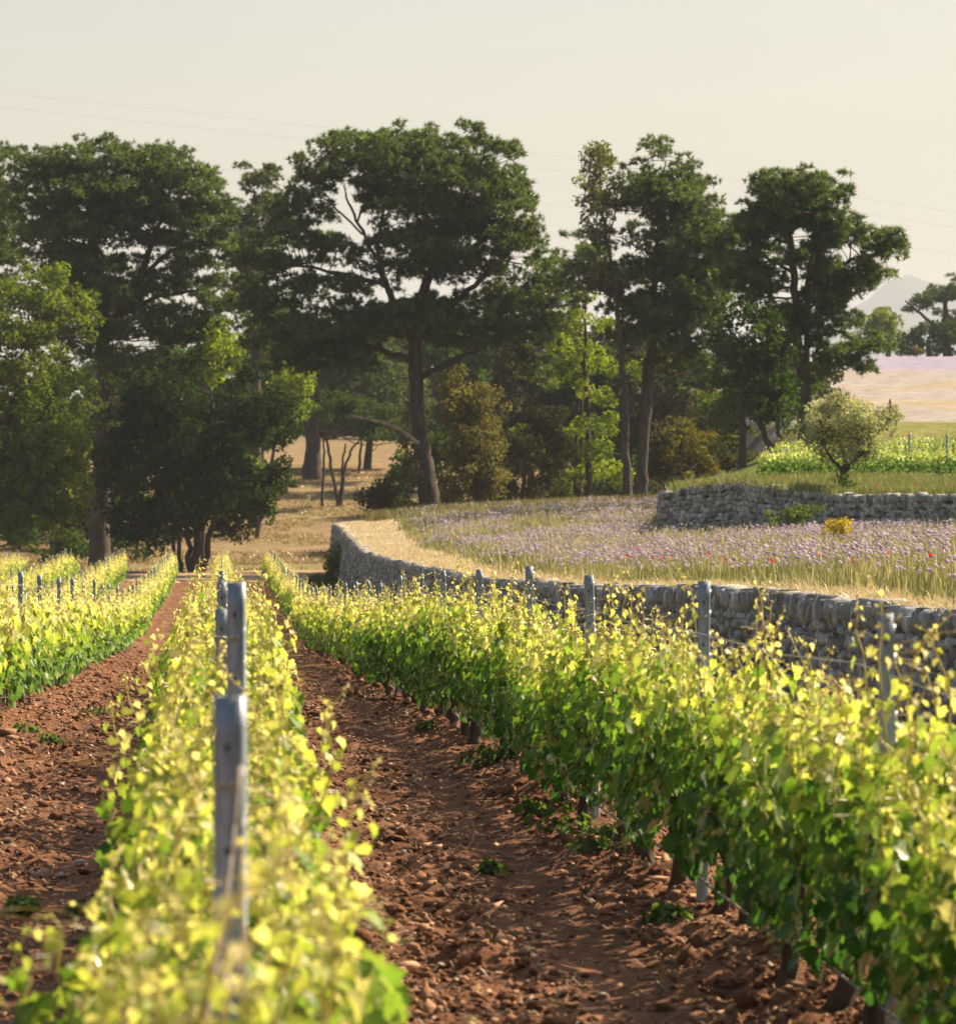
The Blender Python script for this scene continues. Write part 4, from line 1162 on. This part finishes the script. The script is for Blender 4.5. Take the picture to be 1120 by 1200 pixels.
# far right trees
tree('pine_tree', 'hazy distant pine leaning at the frame edge over the pink field', 'pine_far', 430, (1112, 415), [[(1112, 418, .5), (1106, 390, .4), (1108, 350, .2)], [(1106, 390, .25), (1080, 370, .15), (1060, 352, .08)]],
     [(1110, 335, 16, 10), (1125, 330, 18, 12), (1098, 345, 16, 8), (1080, 355, 16, 8), (1065, 360, 10, 7), (1095, 360, 18, 8), (1115, 362, 20, 12), (1130, 375, 20, 20)], 26, .9)
tree('oak_tree', 'hazy dark round oak at the far edge of the pink field', 'oak_dark', 425, (1088, 417), [[(1088, 418, .3), (1088, 395, .2)]],
     [(1075, 390, 18, 12), (1098, 385, 18, 12), (1082, 405, 22, 12), (1105, 404, 20, 12), (1120, 395, 20, 18), (1062, 405, 12, 10)], 27, 1.0, leafsize=.3)
tree('oak_tree', 'hazy low oak seen just beyond the long pine arm', 'oak', 435, (1040, 417), [[(1040, 418, .3), (1040, 390, .15)]],
     [(1030, 368, 14, 9), (1045, 378, 14, 10), (1022, 380, 14, 10), (1035, 395, 20, 12), (1052, 402, 16, 10), (1015, 400, 14, 12), (1000, 395, 14, 14), (985, 400, 14, 14)], 28, .9, leafsize=.3)
tree('shrub', 'small yellowish shrub on the horizon of the pink field', 'rust', 420, (1074, 417), [[(1074, 418, .05), (1074, 412, .04)]], [(1073, 411, 6, 4), (1080, 413, 5, 3)], 29, 1.0, cat='shrub', leafsize=.2, clump=.3)
for k, px_ in enumerate((1150, 1190, 1240, 1290)):
    tree('oak_tree', ['rounded oak beyond the frame on the far ridge', 'broad oak farther along the far ridge', 'low oak farther still on the far ridge', 'last oak of the far ridge'][k], 'oak_dark', 430, (px_, 415), [[(px_, 418, .3), (px_, 390, .2)]],
         [(px_ - 15, 390, 20, 16), (px_ + 12, 385, 22, 18), (px_, 400, 26, 16)], 40 + k, .9, leafsize=.3)
# plants at the walls
tree('wall_bush', 'green bush growing up the end of the vineyard wall', 'shrub', 190, (398, 672), [[(398, 690, .03), (400, 660, .02)]],
     [(396, 645, 9, 9), (404, 655, 10, 10), (392, 662, 12, 12), (412, 662, 8, 14), (402, 675, 14, 10), (385, 680, 14, 9), (372, 688, 12, 6)], 50, .8, cat='bush', leafsize=.12, clump=.3)
tree('wall_bush', 'dark green bush at the foot of the upper wall', 'shrub', 134, (935, 615), [[(935, 622, .02), (935, 610, .015)]],
     [(925, 606, 16, 9), (945, 603, 16, 10), (910, 608, 14, 8), (965, 600, 8, 14), (895, 608, 12, 8)], 51, .9, cat='bush', leafsize=.09, clump=.25)
PALETTE['broom'] = ([.30, .26, .04], [.72, .50, .07])
tree('broom_bush', 'bright yellow flowering broom before the upper wall', 'broom', 106, (986, 628), [[(986, 636, .02), (986, 622, .015)]],
     [(978, 617, 11, 8), (990, 614, 11, 8), (999, 618, 8, 8), (985, 622, 14, 8), (971, 621, 7, 7)], 52, 1.6, cat='bush', leafsize=.07, clump=.18)

# ------------------------------------------------------------------ grasses and flowers of the terraces


def blades(mb, base, h, w, lean, rng, c0, c1, wind=(0, 0)):
    """curved two-piece grass blades"""
    N = len(base)
    az = rng.uniform(0, 6.283, N); sd = np.stack([np.cos(az), np.sin(az), np.zeros(N)], 1)
    lv = np.stack([rng.normal(wind[0], 1, N), rng.normal(wind[1], 1, N), np.zeros(N)], 1) * (lean * h)[:, None]
    up = np.array([0, 0, 1.0])
    m = base + up * (h * .55)[:, None] + lv * .35
    t = base + up * h[:, None] * .97 + lv
    v = np.stack([base - sd * w[:, None] * .5, base + sd * w[:, None] * .5, m + sd * w[:, None] * .4, m - sd * w[:, None] * .4, t], 1)
    off = np.arange(N)[:, None] * 5
    k = rng.random((N, 1)); c = np.asarray(c0) * (1 - k) + np.asarray(c1) * k
    mb.add(v.reshape(-1, 3), np.array([[3, 2, 4]]) + off, np.array([[0, 1, 2, 3]]) + off, np.repeat(c, 5, 0))


def terr_pts(px, d):
    X = (px - PXC) * d / F
    t = X + .06 * d - np.interp(d, WD_, WL_)
    return X, t


rng = np.random.default_rng(21)
# sample the meadow evenly on the ground
N = 60000
d = 36 + (222 - 36) * rng.random(N); X = rng.uniform(-9, 46, N)
t = X + .06 * d - np.interp(d, WD_, WL_); px = PXC + X * F / d
d2 = np.interp(px, W2PX, W2D)
edge = np.interp(d, [30, 60, 100, 150, 190, 210], [.8, .9, 1.25, 2.2, 2.6, 3.1]) + .5 * fbm(d * .4, d * 0, 15, 3) * 2
ok = (t > edge) & (px < 1290) & ((px < 772) | (d < d2 - .5)) & ((d < 214) | (px > 470))
d, X, t, px = d[ok], X[ok], t[ok], px[ok]
zg = ZC + terrace_rel(d, t)
clumpn = fbm(X * .5, d * .35, 16, 3); pur = fbm(X * .35 + 7, d * .09, 17, 3)
gm = MB()
per = np.where(d < 90, 9, 6)
hh = .27 + .22 * clumpn + .14 * rng.random(len(d))
hh = hh * np.where(t < edge[ok] + .8, .8, 1)
rep = np.repeat(np.arange(len(d)), per)
b = np.stack([X, d, zg], 1)[rep] + np.concatenate([rng.normal(0, .10, (len(rep), 2)), np.full((len(rep), 1), -.03)], 1)
hb = hh[rep] * rng.uniform(.55, 1.25, len(rep))
dry = np.clip(.40 - .30 * (t[rep] < edge[ok][rep] + 1.2) + 1.6 * clumpn[rep] + rng.normal(0, .25, len(rep)), 0, 1)[:, None]
g0 = np.array([.14, .17, .06]); s0 = np.array([.54, .48, .31])
base_c = g0 * (1 - dry) + s0 * dry
wv = np.where(d < 90, .011, .02)[rep]
az = None
N = len(rep)
azv = rng.uniform(0, 6.283, N); sd = np.stack([np.cos(azv), np.sin(azv), np.zeros(N)], 1)
lv = np.stack([rng.normal(0, 1, N), rng.normal(0, 1, N), np.zeros(N)], 1) * (.22 * hb)[:, None]
m_ = b + np.array([0, 0, 1]) * (hb * .55)[:, None] + lv * .35; t_ = b + np.array([0, 0, 1]) * hb[:, None] + lv
v = np.stack([b - sd * wv[:, None], b + sd * wv[:, None], m_ + sd * wv[:, None] * .7, m_ - sd * wv[:, None] * .7, t_], 1)
off = np.arange(N)[:, None] * 5
gm.add(v.reshape(-1, 3), np.array([[3, 2, 4]]) + off, np.array([[0, 1, 2, 3]]) + off, np.repeat(base_c, 5, 0))
ti = rng.choice(len(d), 3200); tall = np.stack([X[ti], d[ti], zg[ti]], 1) + np.concatenate([rng.normal(0, .2, (3200, 2)), np.zeros((3200, 1))], 1)
blades(gm, tall, rng.uniform(.4, .75, 3200), np.where(d[ti] < 90, .012, .022), np.full(3200, .16), rng, [.20, .22, .10], [.56, .52, .36])
tag(gm.build('meadow_grass', M['grass']), kind='stuff', label='tall half dry grass of the flower meadow', cat='grass')

# mauve flower heads on thin stems, too many to count
dens = np.clip(.66 + 3.0 * pur, .08, 1) * sstep(t, edge[ok] + .0, edge[ok] + .9) * sstep(d, 214, 200)
sel = rng.random(len(d)) < dens * np.where(d < 100, .85, .7)
ii = np.repeat(np.where(sel)[0], 4)
fd, fX = d[ii] + rng.normal(0, .2, len(ii)), X[ii] + rng.normal(0, .2, len(ii))
fz = zg[ii] + hh[ii] * np.where(rng.random(len(ii)) < .6, rng.uniform(.95, 1.3, len(ii)), rng.uniform(.5, 1, len(ii))) + .03
fm = MB()
n = len(fd)
r = rng.uniform(.016, .044, n) * np.where(fd > 120, 1.25, 1)
octv = np.array([[1, 0, 0], [.3, .95, 0], [-.8, .6, 0], [-.8, -.6, 0], [.3, -.95, 0], [0, 0, .8], [0, 0, -.6]])
octt = np.array([[0, 1, 5], [1, 2, 5], [2, 3, 5], [3, 4, 5], [4, 0, 5], [1, 0, 6], [2, 1, 6], [3, 2, 6], [4, 3, 6], [0, 4, 6]])
jit = 1 + rng.normal(0, .25, (n, 7, 1))
c = np.array([fX, fd, fz]).T
v = c[:, None, :] + octv[None] * jit * r[:, None, None]
k = rng.random((n, 1)); fc = np.array([.46, .37, .52]) * (1 - k) + np.array([.84, .74, .80]) * k
fm.add(v.reshape(-1, 3), (octt[None] + (np.arange(n) * 7)[:, None, None]).reshape(-1, 3), None, np.repeat(fc, 7, 0))
# stems
sb = np.stack([fX, fd, fz - .35], 1); st = np.stack([fX, fd, fz], 1)
sd = np.array([.004, 0, 0])
v = np.stack([sb - sd, sb + sd, st], 1)
fm.add(v.reshape(-1, 3), np.arange(n * 3).reshape(-1, 3), None, (.16, .17, .06))
tag(fm.build('mauve_flowers', M['flower']), kind='stuff', label='hazy drift of mauve flower heads in the meadow', cat='flowers')

# straw and stubble on the mown path
N = 36000
d = 33 + 172 * rng.random(N) ** 1.5; t = .05 + rng.random(N) * (np.interp(d, [30, 60, 100, 150, 190, 210], [1.25, 1.35, 1.7, 2.6, 3.0, 3.4]))
X = t + np.interp(d, WD_, WL_) - .06 * d
b = np.stack([X, d, ZC + terrace_rel(d, np.maximum(t, .2)) + np.where(t < .3, .05, 0)], 1)
sm = MB()
h = rng.uniform(.03, .11, N) * np.where(rng.random(N) < .06, 2.2, 1); w = np.where(d < 80, .008, .018)
k = rng.random((N, 1))
blades(sm, b, h, np.broadcast_to(w, (N,)), np.full(N, 1.1), rng, [.38, .31, .20], [.58, .50, .35])
tag(sm.build('path_straw', M['grass']), kind='stuff', label='loose pale straw strewn over the mown path', cat='straw')

# verge grass of the upper terrace and bank grass around the wood
um = MB()
N = 9000
px = rng.uniform(770, 1280, N); dw = np.interp(px, W2PX, W2D); d = dw + .3 + rng.random(N) ** 1.4 * 34
X = (px - PXC) * d / F; zz = ZC + upper_rel(px, d)
b = np.stack([X, d, zz], 1)
blades(um, np.repeat(b, 6, 0) + np.concatenate([rng.normal(0, .14, (N * 6, 2)), np.zeros((N * 6, 1))], 1), rng.uniform(.14, .42, N * 6), np.full(N * 6, .03), np.full(N * 6, .25), rng, [.10, .15, .04], [.28, .28, .12])
N = 9000
px = rng.uniform(430, 800, N); d = 204 + rng.random(N) * 26; X = (px - PXC) * d / F
zz = np.array([ground_z(a, q) for a, q in zip(X, d)]); b = np.stack([X, d, zz], 1)
blades(um, np.repeat(b, 4, 0) + np.concatenate([rng.normal(0, .15, (N * 4, 2)), np.zeros((N * 4, 1))], 1), rng.uniform(.2, .6, N * 4), np.full(N * 4, .04), np.full(N * 4, .25), rng, [.09, .11, .035], [.28, .25, .12])
N = 14000                                              # short dry grass on the bank behind the rows
px = rng.uniform(-60, 460, N); d = 234 + rng.random(N) * 110; X = (px - PXC) * d / F
zz = np.array([ground_z(a, q) for a, q in zip(X, d)]); b = np.stack([X, d, zz], 1)
nn = fbm(X * .2, d * .12, 18, 3)
b = b[nn > -.06]
blades(um, np.repeat(b, 3, 0) + np.concatenate([rng.normal(0, .3, (len(b) * 3, 2)), np.zeros((len(b) * 3, 1))], 1), rng.uniform(.06, .22, len(b) * 3), np.full(len(b) * 3, .07), np.full(len(b) * 3, .5), rng, [.17, .14, .06], [.34, .26, .14])
N = 5000                                               # green weeds along the foot of the vineyard wall
d = 60 + rng.random(N) * 148; X = np.interp(d, WD_, WL_) - .06 * d - rng.uniform(.05, 1.1, N)
b = np.stack([X, d, ZC + zv(d) - .02], 1)
blades(um, np.repeat(b, 4, 0) + np.concatenate([rng.normal(0, .08, (N * 4, 2)), np.zeros((N * 4, 1))], 1), rng.uniform(.12, .5, N * 4), np.full(N * 4, .03), np.full(N * 4, .3), rng, [.05, .085, .022], [.14, .16, .05])
tag(um.build('wild_grass', M['grass']), kind='stuff', label='wild grass on verges and banks', cat='grass')

# poppies: each one a flower of its own
pm = MB()
for k in range(4):
    a = k * math.pi / 2 + .3; q = np.linspace(-.75, .75, 5)
    ring0 = np.stack([.004 * np.cos(a + q), .004 * np.sin(a + q), np.zeros(5)], 1)
    ring1 = np.stack([.028 * np.cos(a + q), .028 * np.sin(a + q), .016 + .004 * np.cos(q * 6)], 1)
    ring2 = np.stack([.040 * np.cos(a + q * .95), .040 * np.sin(a + q * .95), .042 + .006 * np.cos(q * 8)], 1)
    pm.add(np.concatenate([ring0, ring1, ring2]), None, grid_faces(3, 5), (.62, .045, .012))
pm_me = pm.mesh('petals', M['flower'], True)
pc = MB(); tube(pc, [(0, 0, -.004), (0, 0, .012), (0, 0, .02)], [.006, .011, .006], 7, (.02, .02, .015)); pc_me = pc.mesh('flower_centre', M['plain'], True)
ps = MB(); tube(ps, bez((0, 0, -.62), (0, 0, 0), (.02, .01, 0), 6), .003, 4, (.10, .14, .04)); ps_me = ps.mesh('stem', M['shoot'])
POP = [(746, 643, 92), (744, 648, 92), (770, 646, 92), (781, 646, 94), (750, 654, 88), (786, 656, 84), (776, 659, 80), (925, 647, 74), (999, 673, 60), (600, 647, 140), (540, 629, 165), (517, 624, 172), (532, 632, 165), (567, 633, 150), (497, 610, 190), (500, 616, 188), (800, 652, 86), (905, 668, 62), (585, 641, 140),
       (1018, 571, 140), (1028, 569, 140), (1034, 572, 139), (1056, 574, 136), (1070, 568, 142), (1090, 570, 138), (1102, 573, 135), (1108, 571, 137), (917, 562, 150), (905, 561, 152), (865, 563, 152), (856, 566, 150), (1114, 570, 138), (735, 652, 90), (760, 650, 90), (712, 648, 100), (690, 652, 104), (655, 650, 115), (630, 642, 130), (830, 655, 80), (850, 662, 74), (960, 660, 66), (1040, 655, 66), (1090, 668, 60), (555, 636, 158), (765, 658, 84), (720, 656, 94), (738, 658, 88)]
PL = ['beside the pale path', 'in the mauve flowers', 'at the meadow edge', 'on the verge above the upper wall']
rngp = np.random.default_rng(4)
for (px_, py_, dd_) in POP:
    p = P(px_, py_, dd_)
    g = ground_z(p[0], p[1]) if True else 0
    up_ = py_ < 580
    z = max(p[2], g + .3) if not up_ else max(min(p[2], g + .6), g + .25)
    r = empty('poppy', (p[0], p[1], z), rngp.uniform(0, 6.28))
    r.scale = (1.0,) * 3
    r.rotation_euler = (rngp.normal(.35, .25), rngp.normal(0, .25), rngp.uniform(0, 6.28))
    tag(r, 'small red poppy in the grass above the upper wall' if up_ else 'small red poppy among the mauve meadow flowers', 'poppy', 'poppies above the upper wall' if up_ else 'poppies of the flower meadow')
    link_mesh('petals', pm_me, r); link_mesh('flower_centre', pc_me, r); link_mesh('stem', ps_me, r)

# vines of the far vineyard on the upper terrace
fv = MB(); rngv = np.random.default_rng(31)
for dr in (166, 170, 174, 178, 182, 186):
    pxs = 905 + (dr - 166) * 1.2
    while pxs < 1300:
        x = (pxs - PXC) * dr / F; z = ZC + float(upper_rel(np.array(pxs), np.array(float(dr))))
        tr, fo, sh = mid_mb[rngv.integers(LV)]
        a = rngv.uniform(1.4, 1.75); ca, sa = math.cos(a), math.sin(a); sc = rngv.uniform(.85, 1.1)
        R = np.array([[ca * sc * 1.2, -sa, 0], [sa * sc * 1.2, ca, 0], [0, 0, sc * .95]])
        for src in (fo, sh):
            fv.add(np.concatenate(src.v) @ R.T + [x, dr, z], np.concatenate(src.t) if src.t else None, np.concatenate(src.q) if src.q else None, np.concatenate(src.c) * [.72, .82, .9])
        pxs += 1.0 * F / dr
tag(fv.build('distant_vines', M['vine']), 'far vineyard of yellow green vines behind the olive tree', 'vines', kind='stuff')
for k, (px_, dr) in enumerate(((1109, 168), (1065, 172))):
    o = link_mesh('vineyard_post', POST[0]); x = (px_ - PXC) * dr / F
    o.location = (x, dr, ZC + float(upper_rel(np.array(float(px_)), np.array(float(dr))))); o.scale = (1.5, 1.5, 1.1)
    tag(o, ['small dark post standing in the far vineyard at the frame edge', 'small dark post in the far vineyard behind the olive'][k], 'post', 'posts of the far vineyard')

# ------------------------------------------------------------------ clods, weeds and twigs on the soil
ico = np.array([[0, 0, 1], [.894, 0, .447], [.276, .851, .447], [-.724, .526, .447], [-.724, -.526, .447], [.276, -.851, .447],
                [.724, .526, -.447], [-.276, .851, -.447], [-.894, 0, -.447], [-.276, -.851, -.447], [.724, -.526, -.447], [0, 0, -1]])
icot = np.array([[0, 1, 2], [0, 2, 3], [0, 3, 4], [0, 4, 5], [0, 5, 1], [1, 6, 2], [2, 7, 3], [3, 8, 4], [4, 9, 5], [5, 10, 1], [2, 6, 7], [3, 7, 8], [4, 8, 9], [5, 9, 10], [1, 10, 6], [7, 6, 11], [8, 7, 11], [9, 8, 11], [10, 9, 11], [6, 10, 11]])
rng = np.random.default_rng(33)
N = 210000
d = 13.5 * (110 / 13.5) ** (rng.random(N) ** 1.25); L = rng.uniform(-3.6, 3.3, N)
px = 260 + L * F / d
lane = ((L / 2.4) - np.floor(L / 2.4)) * 2.4
keepp = (px > -60) & (px < 1250) & (rng.random(N) < 1.0 - .9 * np.exp(-((lane - 1.62) / .36) ** 2))
d, L = d[keepp], L[keepp]; n = len(d)
r = (.004 + .020 * rng.random(n) ** 3.5 + .04 * (rng.random(n) < .02) * rng.random(n)) * np.where(d > 45, 1.3, 1)
c = np.stack([L - .06 * d, d, ZC + zv(d) + soil_rel(L, d) + r * .25], 1)
v = ico[None] * (1 + rng.normal(0, .4, (n, 12, 1))) * r[:, None, None] * np.stack([rng.uniform(.8, 1.5, n), rng.uniform(.8, 1.3, n), rng.uniform(.5, .95, n)], 1)[:, None, :]
a = rng.uniform(0, 6.28, n); ca, sa = np.cos(a)[:, None], np.sin(a)[:, None]
v = np.stack([v[..., 0] * ca - v[..., 1] * sa, v[..., 0] * sa + v[..., 1] * ca, v[..., 2]], -1) + c[:, None, :]
k = rng.random((n, 1)) ** 2
cc = (np.array([.148, .067, .037]) * (1 - k) + np.array([.42, .25, .15]) * k) * rng.uniform(.75, 1.2, (n, 1))
pale = rng.random(n) < .025; cc[pale] = np.array([.42, .35, .28])
cm = MB(); cm.add(v.reshape(-1, 3), (icot[None] + (np.arange(n) * 12)[:, None, None]).reshape(-1, 3), None, np.repeat(cc, 12, 0))
tag(cm.build('soil_clods', M['clod']), kind='stuff', label='crumbly red clods and pebbles over the lanes', cat='clods')


N = 9000
d = 13.5 * (80 / 13.5) ** (rng.random(N) ** 1.2); L = rng.uniform(-3.6, 3.0, N)
stw = MB(); b = np.stack([L - .06 * d, d, ZC + zv(d) + soil_rel(L, d) + .012], 1)
az = rng.uniform(0, 6.28, N); ln = rng.uniform(.02, .075, N)[:, None]; dv = np.stack([np.cos(az), np.sin(az), rng.normal(0, .25, N)], 1) * ln; sd = np.stack([-np.sin(az), np.cos(az), np.zeros(N)], 1) * .0022
v = np.stack([b - dv - sd, b - dv + sd, b + dv + sd, b + dv - sd], 1)
k = rng.random((N, 1)); cc = np.array([.20, .14, .08]) * (1 - k) + np.array([.50, .40, .26]) * k
stw.add(v.reshape(-1, 3), None, np.arange(N * 4).reshape(-1, 4), np.repeat(cc, 4, 0))
tag(stw.build('soil_litter', M['grass']), kind='stuff', label='straw and dry leaf bits lying on the soil', cat='straw')


def on_soil(px_, d_):
    L_ = (px_ - 260) * d_ / F
    return np.array([L_ - .06 * d_, d_, ZC + float(zv(d_)) + float(soil_rel(np.array(L_), np.array(float(d_))))])


def d_of(py_):                                            # depth of the soil seen at photo row py_
    q = np.linspace(12, 110, 2000); return float(np.interp(py_, (HOR - zv(q) * F / q)[::-1], q[::-1]))


WEED = [(655, 990, .26), (700, 1005, .22), (565, 905, .24), (585, 905, .16), (115, 840, .24), (28, 862, .2), (60, 868, .16), (575, 1020, .09), (500, 862, .12), (25, 1072, .10), (780, 1090, .12), (95, 1068, .08), (740, 985, .15), (620, 960, .14)]
WL_LAB = ['leafy green weed on the shaded soil mound under the wall row', 'taller green weed next to the vine trunks of the wall row', 'sprawling green weed where the lane meets the wall row', 'small weed tucked behind the sprawling one',
          'dark green weed patch in the middle of the sunny lane', 'green weed at the foot of the row across the lane', 'low weed just before the row across the lane', 'tiny weed sprout in the smooth wheel track', 'faint weed far up the shaded lane', 'tiny pale weed in the sunny lane by the frame edge',
          'small weed beside the lowest wall row trunks', 'tiny weed sprout among the sunny clods', 'ragged weed half under the wall row leaves', 'thin weed beside the pale hose']
for k, (px_, py_, sz) in enumerate(WEED):
    dd_ = d_of(py_); p = on_soil(px_, dd_)
    wm = MB(); rw = np.random.default_rng(60 + k); m = int(30 + 160 * sz)
    az = rw.uniform(0, 6.28, m); rr = sz * rw.random(m) ** 1.1 * .75
    pos = np.stack([rr * np.cos(az), rr * np.sin(az), .01 + sz * .7 * rw.random(m) * (1 - rr / sz * .7)], 1)
    put_leaves(wm, pos, unit(np.stack([np.cos(az) * .5, np.sin(az) * .5, np.ones(m)], 1) + rw.normal(0, .3, (m, 3))), unit(np.stack([np.cos(az), np.sin(az), rw.uniform(-.2, .6, m)], 1)),
               rw.uniform(.03, .06, m), np.array([.10, .15, .055]) * rw.uniform(.7, 1.6, (m, 1)), True)
    o = wm.build('weed', M['oak']); o.location = p
    tag(o, WL_LAB[k], 'weed', 'weeds in the vineyard lanes')
TW = [(548, 1000, .16, 1.1, 60), (525, 975, .12, .2, 0), (402, 868 + 200, .17, .5, 0), (620, 1118, .1, 1.3, 0), (70, 1050, .22, .05, 0), (38, 940, .14, 1.2, 0), (440, 955, .12, .5, 0), (465, 1090, .10, .9, 0), (600, 1000, .12, .1, 0), (700, 1062, .12, 2.0, 0)]
TWL = ['pale forked twig standing upright on the ridge of clods', 'short pale twig lying behind the upright one', 'pale twig in the lit clods near the blurred vine', 'dark twig lying low in the sunny clods', 'long straight pale stick on the sunny lane',
       'small pale stick before the row across the lane', 'thin twig high up the lit strip', 'short twig at the edge of the shadow', 'thin twig lying in the wheel track', 'curved twig near the hose in the shade']
for k, (px_, py_, ln, a, upang) in enumerate(TW):
    dd_ = d_of(py_); p = on_soil(px_, dd_); rw = np.random.default_rng(80 + k)
    u = math.radians(upang + 8)
    e = np.array([math.cos(a) * math.cos(u), math.sin(a) * math.cos(u) * .6, math.sin(u)]) * ln
    tm = MB(); tube(tm, bez((0, 0, .0), e, rw.normal(0, .02, 3), 6), np.linspace(.006, .0035, 6), 5, (.50, .40, .28))
    tube(tm, bez(e * .55, e * .8 + np.array([-.03, 0, .03]), (0, 0, .005), 4), np.linspace(.004, .002, 4), 4, (.50, .40, .28))
    o = tm.build('twig', M['vinewood']); o.location = p + np.array([0, 0, .02])
    tag(o, TWL[k], 'twig', 'pruned twigs on the soil')

# ------------------------------------------------------------------ power lines far over the wood
PWL = [([(-300, 80), (0, 110), (345, 145), (690, 187), (1120, 250), (1500, 310)], 'upper power line crossing the sky over the pines'),
       ([(-300, 99), (0, 128), (345, 161), (690, 204), (1120, 268), (1500, 330)], 'second power line just below the upper one'),
       ([(-300, 150), (0, 173), (265, 202), (640, 235), (690, 246), (1120, 300), (1500, 350)], 'lowest power line showing between the pine crowns')]
for ptsx, lab in PWL:
    pp = np.array([P(a, b_, 320) for a, b_ in ptsx])
    q = np.linspace(0, 1, 60); s_ = np.linspace(0, 1, len(pp))
    xs = np.linspace(pp[0, 0], pp[-1, 0], 60)
    co = np.polyfit(pp[:, 0], pp[:, 2], 3)
    line = np.stack([xs, np.full(60, 320.), np.polyval(co, xs)], 1)
    mb = MB(); tube(mb, line, .0042, 5, (.12, .12, .12))
    tag(mb.build('power_line', M['plain'], smooth=True), lab, 'power line', 'power lines')

# ------------------------------------------------------------------ haze
hm, nt, out = new_mat('haze')
vol = nd(nt, 'ShaderNodeVolumePrincipled')
vol.inputs['Color'].default_value = (.78, .83, .92, 1)
vol.inputs['Density'].default_value = HAZE_D if 'HAZE_D' in globals() else .00011
vol.inputs['Anisotropy'].default_value = .1
nt.links.new(vol.outputs[0], out.inputs['Volume'])
try:
    hm.cycles.homogeneous_volume = True
    hm.cycles.volume_sampling = 'DISTANCE'
except Exception:
    pass
hb_ = MB()
bx = np.array([[x, y, z] for x in (-23000, 23000) for y in (-200, 13300) for z in (-10, 590)], float)
hb_.add(bx, None, [[0, 1, 3, 2], [4, 6, 7, 5], [0, 4, 5, 1], [2, 3, 7, 6], [0, 2, 6, 4], [1, 5, 7, 3]])
tag(hb_.build('haze', hm), kind='stuff', label='thin golden evening haze over the valley', cat='haze')
